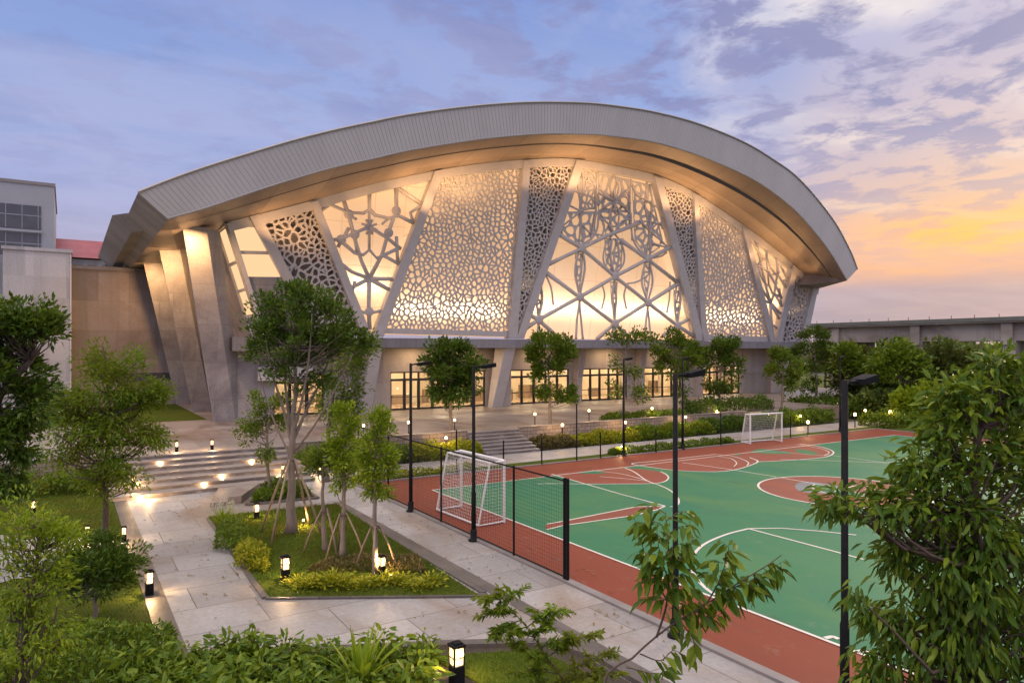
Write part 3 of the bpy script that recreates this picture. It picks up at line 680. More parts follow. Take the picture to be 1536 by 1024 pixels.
# star patterned screens (each strut a rounded bar)
def star(mb, pts, r, m3, off=0.0, smooth=False):
    P = [Vector(m3(*p)) for p in pts]
    P = [Vector((p.x, fy(p.z)+off, p.z)) for p in P]
    if smooth and len(P) > 2: P = spline(P, 5*len(P))
    mb.tube(P, [r*(1.0 if (i in (0,len(P)-1)) else .86) for i in range(len(P))], 6)
def disc(mb, pt, r, m3, off=0.0):
    p = Vector(m3(*pt)); p = Vector((p.x, fy(p.z)+off, p.z))
    mb.tube([p+Vector((0,.10,.02)), p+Vector((0,-.05,-.01)), p+Vector((0,-.09,-.018))], [r,r*.95,r*.6], 9)
def m3z4(x, y): return PF(370+x/3.938, 240+y/3.938)
def m3z5(x, y): return PF(770+x/3.414, 220+y/3.414)
TRI = [([(725,180),(725,290),(690,315),(600,310),(490,262),(425,272)],.13),([(725,290),(760,326),(840,345),(900,330),(985,372)],.13),
 ([(565,215),(605,330),(640,470),(680,600),(725,700)],.14),([(885,160),(885,300),(840,420),(800,560),(725,700)],.14),([(725,190),(725,395),(725,530)],.10),
 ([(490,475),(560,465),(640,430),(725,395)],.13),([(725,395),(830,460),(910,525)],.13),([(560,480),(640,550),(690,560),(725,530),(770,580),(900,520)],.13),
 ([(605,400),(540,515)],.12),([(428,345),(440,300),(490,262)],.12),([(540,600),(620,660),(725,700)],.13),([(725,700),(860,703)],.14),
 ([(725,700),(608,760)],.14),([(725,700),(846,768)],.14),([(725,700),(722,860),(727,1000)],.15),([(800,560),(895,612)],.12),([(885,450),(892,612)],.11),
 ([(885,160),(1035,262)],.13),([(1030,270),(968,310),(985,372)],.13),([(672,895),(727,905),(800,888)],.12),([(640,715),(625,770)],.1),([(605,330),(650,350)],.09),
 ([(640,470),(650,540)],.09),([(840,345),(800,378)],.09),([(485,265),(540,245),(560,215)],.10),([(565,225),(600,300)],.08),([(700,560),(640,640)],.0)]
mb = MB()
for i, (pts, r) in enumerate(TRI):
    if r: star(mb, pts, r*1.12, m3z4, .012*(i%5))
for a in range(8): star(mb, [(725,395),(725+48*math.cos(a*.785+.4),395+48*math.sin(a*.785+.4))], .09, m3z4, -.02+.01*a)
for pt in ((725,700),(605,320),(885,300),(840,430),(640,440),(560,470),(725,895)): disc(mb, pt, .34, m3z4)
mb.build('star_screen', M['lattice'], hall, True)
# the same star design on the narrow bay further right
T8 = [(1118,347),(1187,397),(1161,505)]; T2 = [(474,302),(651,257),(557,498)]
def affine(x, y):
    (x0,y0),(x1,y1),(x2,y2) = T2; det = (x1-x0)*(y2-y0)-(x2-x0)*(y1-y0)
    u = ((x-x0)*(y2-y0)-(x2-x0)*(y-y0))/det; v = ((x1-x0)*(y-y0)-(x-x0)*(y1-y0))/det
    return (T8[0][0]+u*(T8[1][0]-T8[0][0])+v*(T8[2][0]-T8[0][0]), T8[0][1]+u*(T8[1][1]-T8[0][1])+v*(T8[2][1]-T8[0][1]))
def m3t8(x, y): return PF(*affine(370+x/3.938, 240+y/3.938))
mb = MB()
for i, (pts, r) in enumerate(TRI):
    if r: star(mb, pts, r*1.1, m3t8, .012*(i%5))
for pt in ((725,700),(605,320),(885,300),(840,430),(640,440),(725,395)): disc(mb, pt, .22, m3t8)
mb.build('star_screen', M['lattice'], hall, True)
MAIN = [[(150,617),(250,568),(350,520),(480,455),(640,393)],[(218,440),(350,520),(520,665),(690,800),(840,915),(925,972)],[(20,960),(130,885),(340,770),(520,665),(690,575),(805,515)],
 [(62,848),(130,885),(240,985)],[(165,640),(340,770),(520,905),(590,970)],[(430,985),(520,905),(690,800),(845,700)],[(555,478),(690,575),(845,695)],[(770,968),(840,915),(915,875)]]
LENS = [[(340,515),(318,640),(340,770),(328,880),(322,985)],[(352,515),(368,620),(342,770),(348,880),(358,985)],[(682,575),(660,690),(688,800),(682,890),(672,985)],[(698,575),(716,690),(692,800),(698,890),(706,985)],
 [(508,470),(500,560),(520,665),(512,760),(520,905)],[(532,470),(545,560),(522,665),(530,780),(520,905)],[(130,690),(122,790),(130,885),(126,985)],[(142,690),(150,790),(132,885),(140,985)],[(840,700),(828,800),(840,915),(836,985)],[(850,700),(858,800),(842,915),(850,985)],
 [(520,905),(508,960),(506,985)],[(520,905),(530,960),(532,985)]]
TOPC = [[(520,140),(542,205),(520,280),(498,205),(520,140)],[(520,280),(545,350),(520,440),(495,350),(520,280)],[(440,235),(520,280),(605,205)],[(440,330),(520,280),(605,340)],[(520,280),(470,255),(440,300)],[(520,280),(575,255),(605,290)],
 [(340,90),(335,200),(350,330),(340,515)],[(355,90),(362,200),(350,330),(362,515)],[(690,180),(680,300),(700,430),(685,570)],[(705,190),(715,300),(700,430),(705,570)],
 [(435,125),(428,250),(422,360),(400,480)],[(605,165),(600,300),(608,420),(612,480)],[(345,330),(430,300),(440,240)],[(350,330),(280,300),(265,350)],[(350,330),(250,410),(215,440)],[(350,240),(300,210),(290,160)],[(430,330),(470,400),(450,470),(420,420),(430,330)],
 [(440,330),(500,400),(560,400),(605,340)],[(520,440),(560,380),(600,370)],[(520,440),(480,385),(440,370)],[(700,280),(760,330),(760,400)],[(700,280),(640,250),(612,200)],[(700,430),(650,380),(612,400)],[(700,430),(750,390),(770,420)],[(690,490),(740,500),(800,520)],
 [(520,665),(468,590),(478,500),(520,440)],[(520,665),(572,590),(562,500),(520,440)],[(350,520),(425,440),(440,330)],[(690,575),(618,480),(605,340)],[(250,410),(262,470),(350,520)],[(160,640),(196,720),(208,810)],
 [(700,430),(760,480),(800,520)],[(640,400),(690,380),(760,400)],[(590,700),(640,690),(690,660)],[(360,400),(400,440),(480,455)],[(690,575),(760,560),(790,540)],[(805,690),(800,780),(788,850)],[(455,700),(470,760),(455,830)],[(585,700),(570,760),(582,830)]]
mb = MB()
for i, p in enumerate(MAIN): star(mb, p, .20, m3z5, -.02+.022*i)
for i, p in enumerate(LENS): star(mb, p, .12, m3z5, .05+.008*(i%6), True)
for i, p in enumerate(TOPC): star(mb, p, .10, m3z5, .06+.01*(i%9), True)
for pt in ((350,520),(690,575),(520,665),(340,770),(690,800),(520,905),(130,885),(840,915)): disc(mb, pt, .40, m3z5, -.08)
for a in range(6): star(mb, [(520,280),(520+66*math.cos(a*1.047+.52),280+66*math.sin(a*1.047+.52))], .10, m3z5, -.03+.012*a)
mb.build('star_screen', M['lattice'], hall, True)
for k, (pp, s, w) in enumerate(([(340,105),(432,128),(420,330),(335,330)],.55,.075), ) if False else enumerate([([(348,105),(432,128),(424,320),(342,320)],.48,.06),([(440,130),(600,165),(600,330),(440,330)],1.0,.09),([(472,468),(572,468),(560,620),(522,655),(482,620)],.85,.075),([(322,545),(364,545),(360,640),(342,755),(326,640)],.62,.07),([(672,600),(714,600),(704,700),(691,785),(676,700)],.62,.07),([(503,690),(541,690),(536,800),(521,885),(507,800)],.60,.07),([(118,705),(154,700),(150,800),(134,870),(120,800)],.60,.07),([(826,715),(864,710),(860,800),(842,900),(828,800)],.62,.07),([(612,170),(705,190),(778,500),(690,565),(628,480)],.85,.09),([(258,330),(425,330),(405,470),(350,512),(222,440)],1.0,.085),([(440,330),(600,330),(606,410),(480,452)],1.2,.09)]):
    poly = [Vector((m3z5(*p).x, m3z5(*p).z)) for p in pp]
    lattice(poly, s, w, .10, 40+k, .38, lambda a, z, off=0.0: (a, fy(z)+.17+off, z)).build('lattice_screen', M['lattice'], hall)
# mullion beams, head frames, sills
def fbeam(name, q, t0=-.32, t1=.35, mat='steel'):
    q = [PF(*p) for p in q]; mb = MB(); mb.hexa([p+Vector((0,t0,0)) for p in q], (0,t1-t0,0)); return mb.build(name, M[mat], hall)
for q in ([(373,326),(388,322),(484,505),(469,505)], [(464,305),(475,302),(556,505),(543,505)], [(650,258),(664,255),(573,505),(557,505)],
          [(783,242),(793,242),(773,508),(760,508)], [(862,241),(875,242),(783,508),(772,508)], [(978,265),(990,270),(1053,511),(1042,511)],
          [(1037,290),(1044,294),(1058,513),(1050,513)], [(1110,341),(1119,348),(1161,515),(1153,515)], [(1186,398),(1193,403),(1168,516),(1160,516)],
          [(1218,425),(1224,430),(1206,515),(1197,515)], [(339,336),(346,336),(399,505),(392,505)]):
    fbeam('front_beam', q)
def head(px0, px1, h, t0=-.14, mat='steel'):
    """head frame under the soffit between two image columns"""
    a0, a1 = PF(px0, 300).x, PF(px1, 300).x
    W = spline([PF(x,y) for x,y in WALLE], 400)
    seg = [p for p in W if min(a0,a1)-2.2 < p.x < max(a0,a1)+2.2]
    return seg
W4 = spline([PF(x,y) for x,y in WALLE], 160)
mb = MB()
for (t0, hgt) in ((-.16,.62),):
    up = [p+Vector((0,t0-.0,-.02)) for p in W4]; lo = [Vector((p.x, fy(p.z-hgt)+t0, p.z-hgt)) for p in W4]; bk = [p+Vector((0,.45,0)) for p in lo]
    mb.loft(lo, up); mb.loft(bk, lo)
mb.build('head_frame', M['steel'], hall)
for k in (1,3,4,6,7,9):                                    # solid margins round the dense screens
    q = PANELS[k]; (x2,y2),(x3,y3) = q[2], q[3]
    t = .05 if k in (3,7) else .0
    if t: fbeam('sill', [(x3,y3-7),(x2,y2-7),(x2,y2+1),(x3,y3+1)], -.05, .14, 'lattice')
# windows at the front's left corner
for q in ([(345,339),(382,341),(403,377),(356,376)], [(358,381),(405,382),(425,415),(366,415)]): fbeam('window', q, .02, .06, 'litwindow')
for q in ([(354,376),(403,377),(406,382),(357,381)], [(341,330),(374,326),(384,341),(344,339)]): fbeam('window_frame', q, -.08, .2, 'steel')
fbeam('corner_panel', [(365,415),(426,416),(474,505),(394,505)], -.12, .25, 'band')
# leaning side wall with the corner's side windows
E0, E1 = PF(341,334), PF(396,506)
def side(t, d): return E0*(1-t)+E1*t+Vector((0,d,0))
for t0, t1 in ((.03,.31),(.33,.55),(.57,.78)):
    MB().add([side(t0,.35),side(t1,.35),side(t1,2.9),side(t0,2.9)],[(0,1,2,3)]).build('window', M['litwindow'], hall)
mb = MB()
for t in (.01,.32,.56,.80): mb.beam(side(t,.1)+Vector((-.06,0,0)), side(t,3.0)+Vector((-.06,0,0)), .16, .16)
for d in (.22,3.0): mb.beam(side(0,d)+Vector((-.05,0,0)), side(.8,d)+Vector((-.05,0,0)), .2, .2, (0,1,0))
mb.build('window_frame', M['steel'], hall)
mb = MB(); mb.add([side(-.02,3.1)+Vector((-.04,0,0)),side(1,3.1)+Vector((-.04,0,0)),side(1,21)+Vector((-.04,0,0)),side(-.02,21)+Vector((-.04,0,0))],[(0,1,2,3)])
mb.add([side(.79,.1),side(1,.1),side(1,3.1),side(.79,3.1)],[(0,1,2,3)])
mb.add([side(-.05,.02)+Vector((.02,0,0)),side(1,.02)+Vector((.02,0,0)),side(1,3.1)+Vector((.02,0,0)),side(-.05,3.1)+Vector((.02,0,0))],[(0,1,2,3)])
mb.box(10.35,10.6,48.6,68,PZ-.02,5.8); mb.build('side_wall', M['side_concrete'], hall)
MB().box(8.95,10.9,47.2,67,5.55,6.45).build('side_ledge', M['band'], hall)
# leaning fins down the left side
for (bx, by, tx, ty) in ((8.05,48.3,5.75,45.0),(8.0,57.0,5.35,53.7),(7.9,65.2,5.1,62.6)):
    w, d = 1.30, 1.3; zb, zt = PZ-.02, 12.9
    mb = MB(); mb.add([(bx,by,zb),(bx+w,by,zb),(bx+w+.9,by+d,zb),(bx+.15,by+d,zb),(tx,ty,zt),(tx+w,ty,zt),(tx+w+1.0,ty+d,zt),(tx+.15,ty+d,zt)],
        [(3,2,1,0),(4,5,6,7),(0,1,5,4),(1,2,6,5),(2,3,7,6),(3,0,4,7)])
    mb.build('leaning_fin', M['concrete'], hall)
# entrance level
mb = MB(); mb.box(9.5,11.9,48.55,49.5,PZ-.02,5.8); mb.build('corner_wall', M['concrete'], hall)
mb = MB(); mb.cbox((12.5,48.6,3.55),3.6,1.3,.95,0,.04); mb.build('balcony_box', M['steel'], hall)
MB().box(9.9,66.3,46.62,47.35,5.78,6.46).build('band', M['band'], hall)
mb = MB(); mb.box(9.9,66.2,47.351,49.7,5.80,5.98); mb.build('canopy_soffit', M['plaster'], hall)
MB().box(10.9,66.2,47.351,49.2,6.30,6.44).build('front_ledge', M['steel'], hall)
DOORS = [(12.0,15.6),(20.7,29.0),(31.4,37.6),(39.0,44.4),(46.6,51.5),(54.6,60.2)]
DT, WB = 3.95, 49.6
mb = MB(); x = 11.9
for a0, a1 in DOORS:
    if a0 > x+.05: mb.box(x, a0, WB, WB+.35, PZ-.02, DT)
    x = a1
mb.box(x, 66.2, WB, WB+.35, PZ-.02, DT); mb.box(11.9, 66.2, WB, WB+.35, DT, 5.799); mb.build('entrance_wall', M['plaster'], hall)
for a0, a1 in DOORS:
    n = max(3, round((a1-a0)/1.18)); w = (a1-a0)/n
    fr = MB(); fr.box(a0,a1,WB+.05,WB+.2,DT-.10,DT); fr.box(a0,a1,WB+.06,WB+.19,3.32,3.42)
    for i in range(n+1):
        xx = a0+w*i; fr.box(max(a0,xx-.055), min(a1,xx+.055), WB+.045, WB+.205, PZ, DT-.101)
    f = fr.build('door_frame', M['darkframe'], hall)
    for i in range(n):
        d = MB(); x0, x1 = a0+w*i+.06, a0+w*(i+1)-.06
        d.box(x0,x1,WB+.09,WB+.15,PZ+.02,PZ+.16); d.box(x0,x1,WB+.09,WB+.15,3.24,3.319)
        d.box(x0,x0+.06,WB+.09,WB+.15,PZ+.161,3.239); d.box(x1-.06,x1,WB+.09,WB+.15,PZ+.161,3.239); d.box(x0+.061,x1-.061,WB+.10,WB+.14,PZ+.98,PZ+1.04)
        dr = d.build('glass_door', M['darkframe'], hall)
        MB().add([(x0+.06,WB+.12,PZ+.16),(x1-.06,WB+.12,PZ+.16),(x1-.06,WB+.12,3.24),(x0+.06,WB+.12,3.24)],[(0,1,2,3)]).build('pane', M['glass'], dr)
# lit lobby
mb = MB(); mb.box(11.9,66,WB+.36,57.2,PZ-.02,PZ+.012); mb.build('lobby_floor', M['lobbyfloor'], hall)
mb = MB(); mb.box(11.9,66,57.0,57.3,PZ+.013,5.4); mb.box(11.6,11.9,WB+.36,57.3,PZ+.013,5.4); mb.box(66,66.3,WB+.36,57.3,PZ+.013,5.4); mb.box(11.9,66,WB+.36,57,5.2,5.4); mb.build('lobby_wall', M['creamwall'], hall)
rn = random.Random(3)
for x in np.arange(14,65,4.1):
    MB().box(x,x+1.6,53.0,53.5,5.12,5.198).build('lobby_lamp', M['lampceil'], hall)
mb = MB()
for x in np.arange(13.5,65,3.4):
    mb.cbox((x+rn.uniform(-.5,.5),rn.uniform(54.5,56.3),PZ+.012), rn.uniform(.8,2.2), .5, rn.uniform(.7,1.3))
mb.build('lobby_counter', M['stake'], hall)
mb = MB()
for x in np.arange(16,65,5.5): mb.tube([(x,55.6,PZ),(x,55.6,5.2)], .22, 12)
mb.build('lobby_column', M['plaster'], hall)
# leaning columns under the band
for a, w in ((18.3,.85),(29.5,.95),(38.2,.6),(45.5,.6),(53.6,.6),(64.9,.8)):
    b0, b1 = 48.55, 46.9
    if w < .7: b0, b1 = 49.2, 48.6
    mb = MB(); mb.add([(a-w/2,b0,PZ-.02),(a+w/2,b0,PZ-.02),(a+w/2,b0+.7,PZ-.02),(a-w/2,b0+.7,PZ-.02),(a-w/2+.25,b1,5.79),(a+w/2+.25,b1,5.79),(a+w/2+.25,b1+1.6,5.79),(a-w/2+.25,b1+1.6,5.79)],
        [(3,2,1,0),(4,5,6,7),(0,1,5,4),(1,2,6,5),(2,3,7,6),(3,0,4,7)])
    mb.build('column', M['steel'] if w > .7 else M['plaster'], hall)
    if w > .7: MB().box(a+w/2+.02,a+w/2+1.1,48.9,WB-.01,PZ-.02,5.79).build('pier', M['plaster'], hall)
# right end: narrow lit strip and end wall
fbeam('window', [(1221,430),(1226,434),(1213,470),(1208,468)], .02, .05, 'litwindow')
q = [PF(1226,434),PF(1206,515)]; MB().add([q[0],q[1],q[1]+Vector((-3,30,0)),q[0]+Vector((0,30,0))],[(3,2,1,0)]).build('end_wall', M['side_concrete'], hall)
fbeam('end_panel', [(1206,468),(1222,440),(1219,475),(1203,520)], .06, .3, 'steel')
MB().box(64.5,66.6,49.0,75,PZ-.02,6.4).build('end_wall', M['plaster'], hall)
# lamps: linear uplights behind the lit screens, cove lamps under the roof, entrance soffit lamps
WARM = (1.0,.72,.46)
def bayline(k, py): 
    q = PANELS[k]
    def xat(p, r): return p[0]+(r[0]-p[0])*(py-p[1])/(r[1]-p[1])
    return PF(xat(q[0],q[3]),py), PF(xat(q[1],q[2]),py)
for k, py, e in ((2,430,16),(3,468,21),(5,468,17),(7,480,21),(8,455,15)):
    p, q = bayline(k, py); c = (p+q)/2; L = (q-p).length*.94
    o = area('screen_uplight', (c.x, fy(c.z)+.45, c.z), L, e*L, WARM, (R(118),0,0), .12)
for k, py, e in ((4,430,5),(6,440,5),(9,470,5)):
    p, q = bayline(k, py); c = (p+q)/2; L = max(.6,(q-p).length*.9); area('screen_uplight', (c.x, fy(c.z)+.40, c.z), L, e*max(1,L), WARM, (R(150),0,0), .10)
for i in range(7, NA-6, 6):
    p = Cw[i]; q = Cw[min(i+3,NA-1)]; o_ = Cw[i-3]; d = q-o_
    o = area('cove_lamp', (p.x, fy(p.z)-1.1, p.z-2.2), d.length*1.02, (46 if i < 95 else 34)*(1+.7*math.sin(i*1.3)), (1.0,.54,.23), (R(165),-math.atan2(d.z,d.x)*-1.0,0), .10)
for (x, y, z, e, rx, ry) in ((6.2,43.9,12.2,330,R(25),R(8)),(6.3,51.9,12.1,380,R(25),R(12)),(5.8,60.9,12.0,260,R(25),R(8))):
    area('fin_lamp', (x,y,z), .5, e, (1.0,.56,.25), (rx,ry,0), .5)
for a in (22.5,27,34,41.5,48.5,57.5): area('entrance_lamp', (a,48.3,5.77), 1.4, 60, (1.0,.66,.36), (0,0,0), .22)
# ---------------------------------------------------------------- neighbouring buildings
an = thing('annex_building', 'tan rendered windowless block against the hall\'s leaning fins', 'annex', (4,66,0))
MB().box(.36,8.0,66,74,-.05,12.1).build('wall', M['brownwall'], an)
MB().box(.36,8.1,65.85,74.1,12.101,12.4).build('parapet', M['kerb'], an)
MB().box(2.3,8.0,65.93,65.995,3.0,3.7).build('vent_opening', M['towerglass'], an)
an = thing('white_annex', 'pale white tiled block left of the tan block', 'annex', (-2,64,0))
MB().box(-3.95,.35,64,80,-.05,13.1).build('wall', M['whitewall'], an)
MB().box(-4.05,.42,63.9,80,13.101,13.35).build('parapet', M['whitewall'], an)
MB().tube([(.30,63.93,0),(.30,63.93,13.0)], .06, 6).build('downpipe', M['steel'], an)
MB().box(-14,-3.96,66,80,-.05,12.9).build('side_wing', M['greytower'], an)
for z in (1.5,4.6,7.7,10.4): MB().box(-13.5,-4.3,65.94,65.99,z,z+1.9).build('window', M['towerglass'], an)
tw = thing('grey_office_tower', 'grey office tower with dark banded windows at the far left', 'tower', (-8,80,0))
MB().box(-22,-.95,80,96,-.05,21.2).build('wall', M['greytower'], tw)
MB().box(-22.1,-.85,79.9,96,21.201,21.5).build('parapet', M['kerb'], tw)
for z0, z1 in ((17.0,19.2),(14.3,16.6),(11.6,13.8),(8.8,11.0)):
    w = MB().box(-22,-2.0,79.93,79.99,z0,z1).build('window', M['towerglass'], tw)
    mb = MB()
    for x in np.arange(-21,-2.2,1.25): mb.box(x,x+.05,79.9,79.929,z0,z1)
    mb.box(-22,-2.0,79.9,79.925,z0+(z1-z0)*.55,z0+(z1-z0)*.58); mb.build('mullions', M['greytower'], w)
    MB().box(-22.05,-1.9,79.6,79.85,z0-.35,z0-.15).build('ledge', M['greytower'], tw)
rb = thing('red_roofed_building', 'white building with a red sheet roof behind the pale annex', 'building', (5,92,0))
MB().box(-3,14,90.5,99,-.05,15.6).build('wall', M['whitewall'], rb)
mb = MB(); mb.add([(-4,89.8,15.7),(15,89.8,15.7),(15,95,18.3),(-4,95,18.3),(-4,100.2,15.7),(15,100.2,15.7)],[(0,1,2,3),(3,2,5,4),(0,3,4),(1,5,2)]); mb.build('roof', M['redroof'], rb)
for x in np.arange(-2,13,1.35): MB().box(x,x+.85,90.44,90.49,14.2,15.0).build('window', M['towerglass'], rb)
# elevated road on the right
vd = thing('elevated_road', 'elevated concrete road on square piers beyond the trees', 'viaduct', (88,20,0))
VB = 57.5
MB().box(85,93,-90,VB,6.6,8.55).build('girder', M['viaduct'], vd)
MB().box(84.3,93.7,-90,VB+.4,8.551,8.72).build('deck', M['viaduct'], vd)
mb = MB(); mb.box(84.2,84.5,-90,VB+.6,8.721,9.15); mb.box(93.5,93.8,-90,VB+.6,8.721,9.15); mb.build('parapet', M['viaparapet'], vd)
for b in (54.4,44.2,34.6,24.6,14.4,4.2,-6,-16,-26):
    MB().box(84.75,92.6,b-.75,b+.75,-.05,6.599).build('pier', M['viaduct'], vd)
    MB().box(84.55,84.999,b-.55,b+.55,6.2,8.5).build('bracket', M['viaduct'], vd)
mb = MB()
for b in np.arange(-80,57,2.4): mb.box(84.32,84.38,b,b+.05,9.151,9.5)
mb.build('railing', M['viaparapet'], vd)
# ---------------------------------------------------------------- floodlight poles round the court
def make_pole(label):
    t = thing('light_pole', label, 'light pole', (0,0,0), 'tall black court light poles')
    MB().disc_stack((0,0,0), [(.16,0),(.16,.03),(.10,.05),(.10,.30),(.085,.34)], 12).build('base', M['blackmetal'], t, True)
    MB().disc_stack((0,0,.05), [(.068,0),(.068,1.35),(.054,1.40),(.048,5.08)], 12).build('pole', M['blackmetal'], t, True)
    MB().tube([(0,0,5.06),(.12,0,5.10),(.34,0,5.10)], .028, 8).build('arm', M['blackmetal'], t)
    h = MB(); h.add([(.32,-.11,5.05),(.70,-.13,5.09),(.70,.13,5.09),(.32,.11,5.05),(.32,-.11,5.14),(.70,-.13,5.21),(.70,.13,5.21),(.32,.11,5.14)],[(3,2,1,0),(4,5,6,7),(0,1,5,4),(1,2,6,5),(2,3,7,6),(3,0,4,7)])
    hd = h.build('lamp_head', M['blackmetal'], t)
    MB().add([(.35,-.09,5.045),(.67,-.11,5.08),(.67,.11,5.08),(.35,.09,5.045)],[(3,2,1,0)]).build('lens', M['towerglass'], hd)
    return t
p0 = make_pole('black court light pole beside the fence, the one nearest the planter')
poles = [(10.10,22.4,0,'black court light pole in the mesh fence nearest the young planter trees'),
 (10.10,17.95,0,'black court light pole in front of the near goal'),
 (10.05,9.83,0,'black court light pole behind the drooping sapling'),
 (10.05,6.3,0,'black court light pole close to the large drooping-leaved tree'),
 (24.9,28.08,.3,'black court light pole on the far court edge before the thin sparse tree'),
 (29.3,28.1,.3,'black court light pole on the far court edge halfway along the clipped hedge'),
 (44.3,28.1,.3,'black court light pole at the far corner of the court beside the far trees')]
for i, (x, y, rz, lb) in enumerate(poles):
    if i == 0: p0.location = (x,y,.01); p0['label'] = lb
    else: dup(p0, (x,y,.01), rz, 1.0, lb)
# ---------------------------------------------------------------- mesh fence on the court's left edge
fn = thing('mesh_fence', 'tall black wire mesh fence along the left edge of the court', 'fence', (10.22,20.5,0))
FX, F0, F1, FH = 10.22, 13.6, 27.9, 2.45
for b in (13.6,15.95,20.3,24.7,27.9):
    thick = b == F0
    m_ = MB()
    if thick: m_.cbox((FX,b-.05,.0),.075,.06,FH+.05); m_.cbox((FX,b+.05,.0),.075,.06,FH+.05)
    else: m_.tube([(FX,b,0),(FX,b,FH+.03)], .032, 8)
    m_.build('post', M['blackmetal'], fn)
MB().tube([(FX,F0,FH-.02),(FX,F1,FH-.02)], .022, 6).build('top_rail', M['blackmetal'], fn)
MB().tube([(FX,F0,.10),(FX,F1,.10)], .018, 6).build('bottom_rail', M['blackmetal'], fn)
def wires(mb, lines_, r):
    for pts in lines_: mb.tube(pts, r, 3, False)
mb = MB()
for k in range(int((F1-F0)/.10)): wires(mb, [[(FX-.004,F0+.1*k,.1),(FX-.004,F0+.1*k,FH-.03)]], .0032)
for k in range(24): wires(mb, [[(FX+.004,F0,.12+.1*k),(FX+.004,F1,.12+.1*k)]], .0032)
mb.build('wire_mesh', M['mesh'], fn)
# slim posts along the far edge
sp0 = None
for (x, y, h, lb) in ((14.9,28.06,2.0,'slim dark fence post on the far court edge nearest the fence corner'),(17.4,28.06,1.35,'slim dark fence post before the narrow steps'),(19.6,28.06,1.35,'slim dark fence post right of the narrow steps'),(21.75,28.06,2.9,'tall slim dark fence post before the hedge by the steps'),
   (23.3,28.06,1.35,'short slim dark post left of the sparse thin tree'),(27.2,28.06,1.3,'short slim dark post on the grass strip behind the red lens marking'),(32.4,28.06,2.0,'slim dark post left of the far goal'),(38.9,28.06,1.4,'slim dark post right of the far goal')):
    t = thing('fence_post', lb, 'post', (x,y,0), 'slim posts along the far court edge')
    MB().disc_stack((x,y,0), [(.035,0),(.035,h-.03),(.028,h)], 8).build('post', M['blackmetal'], t)
    MB().disc_stack((x,y,0), [(.08,0),(.08,.03),(.04,.06)], 8).build('foot', M['blackmetal'], t)
# ---------------------------------------------------------------- goals
def goal(label, origin_, rz, w, h, d0, d1):
    """opening faces local +x; posts at y=+-w/2"""
    t = thing('goal', label, 'goal', origin_)
    r = .048; y = w/2
    for s in (-1,1): MB().tube([(0,s*y,0),(0,s*y,h)], r, 8).build('post', M['whitepaint'], t)
    MB().tube([(0,-y-r,h),(0,y+r,h)], r, 8).build('crossbar', M['whitepaint'], t)
    for s in (-1,1): MB().tube([(0,s*y,.04),(-d1,s*y,.04),(-d0,s*y,h-.02),(0,s*y,h-.005)], .036, 8).build('side_frame', M['whitepaint'], t)
    MB().tube([(-d1,-y,.04),(-d1,y,.04)], .036, 8).build('ground_bar', M['whitepaint'], t)
    MB().tube([(-d0,-y,h-.02),(-d0,y,h-.02)], .030, 8).build('back_bar', M['whitepaint'], t)
    mb = MB(); q = .0045
    def back(u): return (-d0-(d1-d0)*u-.05*math.sin(math.pi*u), h-.03-(h-.09)*u)
    n = int(h/.11); m_ = int(w/.11)
    for i in range(m_+1):
        yy = -y+w*i/m_; wires(mb, [[(back(k/8)[0],yy,back(k/8)[1]) for k in range(9)], [(0,yy,h-.02),(-d0,yy,h-.05)]], q)
    for k in range(n+1):
        b = back(k/n); wires(mb, [[(b[0],-y,b[1]),(b[0],y,b[1])], [(0,-y,b[1]),(b[0],-y,b[1])], [(0,y,b[1]),(b[0],y,b[1])]], q)
    for i in range(1,9):
        for s in (-1,1):
            xx = -d1*i/9; top = h-.03 if -xx <= d0 else h-.03-(h-.09)*((-xx-d0)/(d1-d0))
            wires(mb, [[(xx,s*y,.05),(xx,s*y,top)]], q)
    # build children in local coordinates (parent origin still at 0)
    mb.build('net', M['net'], t); return t
def place(root, loc, rz): root.location = loc; root.rotation_euler = (0,0,rz)
g1 = goal('white framed goal with slack net beside the mesh fence', (0,0,0), 0, 2.75, 2.0, .55, .98); place(g1, (11.93,20.65,.016), R(2))
g2 = goal('small white framed goal on the far edge of the court', (0,0,0), 0, 2.5, 1.75, .4, .75); place(g2, (35.6,27.35,.016), R(-98))
# ---------------------------------------------------------------- lantern bollards and path lamps
def inner_lamp(t, z, e):
    l = bpy.data.lights.new('bulb', 'POINT'); l.energy = e; l.color = (1.0,.62,.28); l.shadow_soft_size = .035
    o = bpy.data.objects.new('bulb', l); COL.objects.link(o); o.parent = t; o.location = (0,0,z)
def make_bollard():
    t = thing('lantern_bollard', 'black lantern bollard', 'bollard lamp', (0,0,0), 'lit lantern bollards in the garden')
    MB().cbox((0,0,0), .17, .17, .30, 0, .008).build('base', M['blackmetal'], t)
    MB().cbox((0,0,.302), .13, .13, .24).build('lantern_glass', M['lampglass'], t); inner_lamp(t, .42, 90)
    mb = MB()
    for sx in (-1,1):
        for sy in (-1,1): mb.cbox((sx*.076,sy*.076,.301), .022, .022, .245)
    for s in (-1,1):
        mb.cbox((0,s*.078,.40), .13, .012, .012); mb.cbox((s*.078,0,.40), .012, .13, .012)
    mb.build('lantern_cage', M['blackmetal'], t)
    c = MB(); c.cbox((0,0,.547), .20, .20, .045, 0, .01); c.cbox((0,0,.592), .12, .12, .02); c.build('cap', M['blackmetal'], t); return t
b0 = make_bollard(); first = True
def pxb(px, py, z=0.0): v = G(px, py, z); return (v.x, v.y, z)
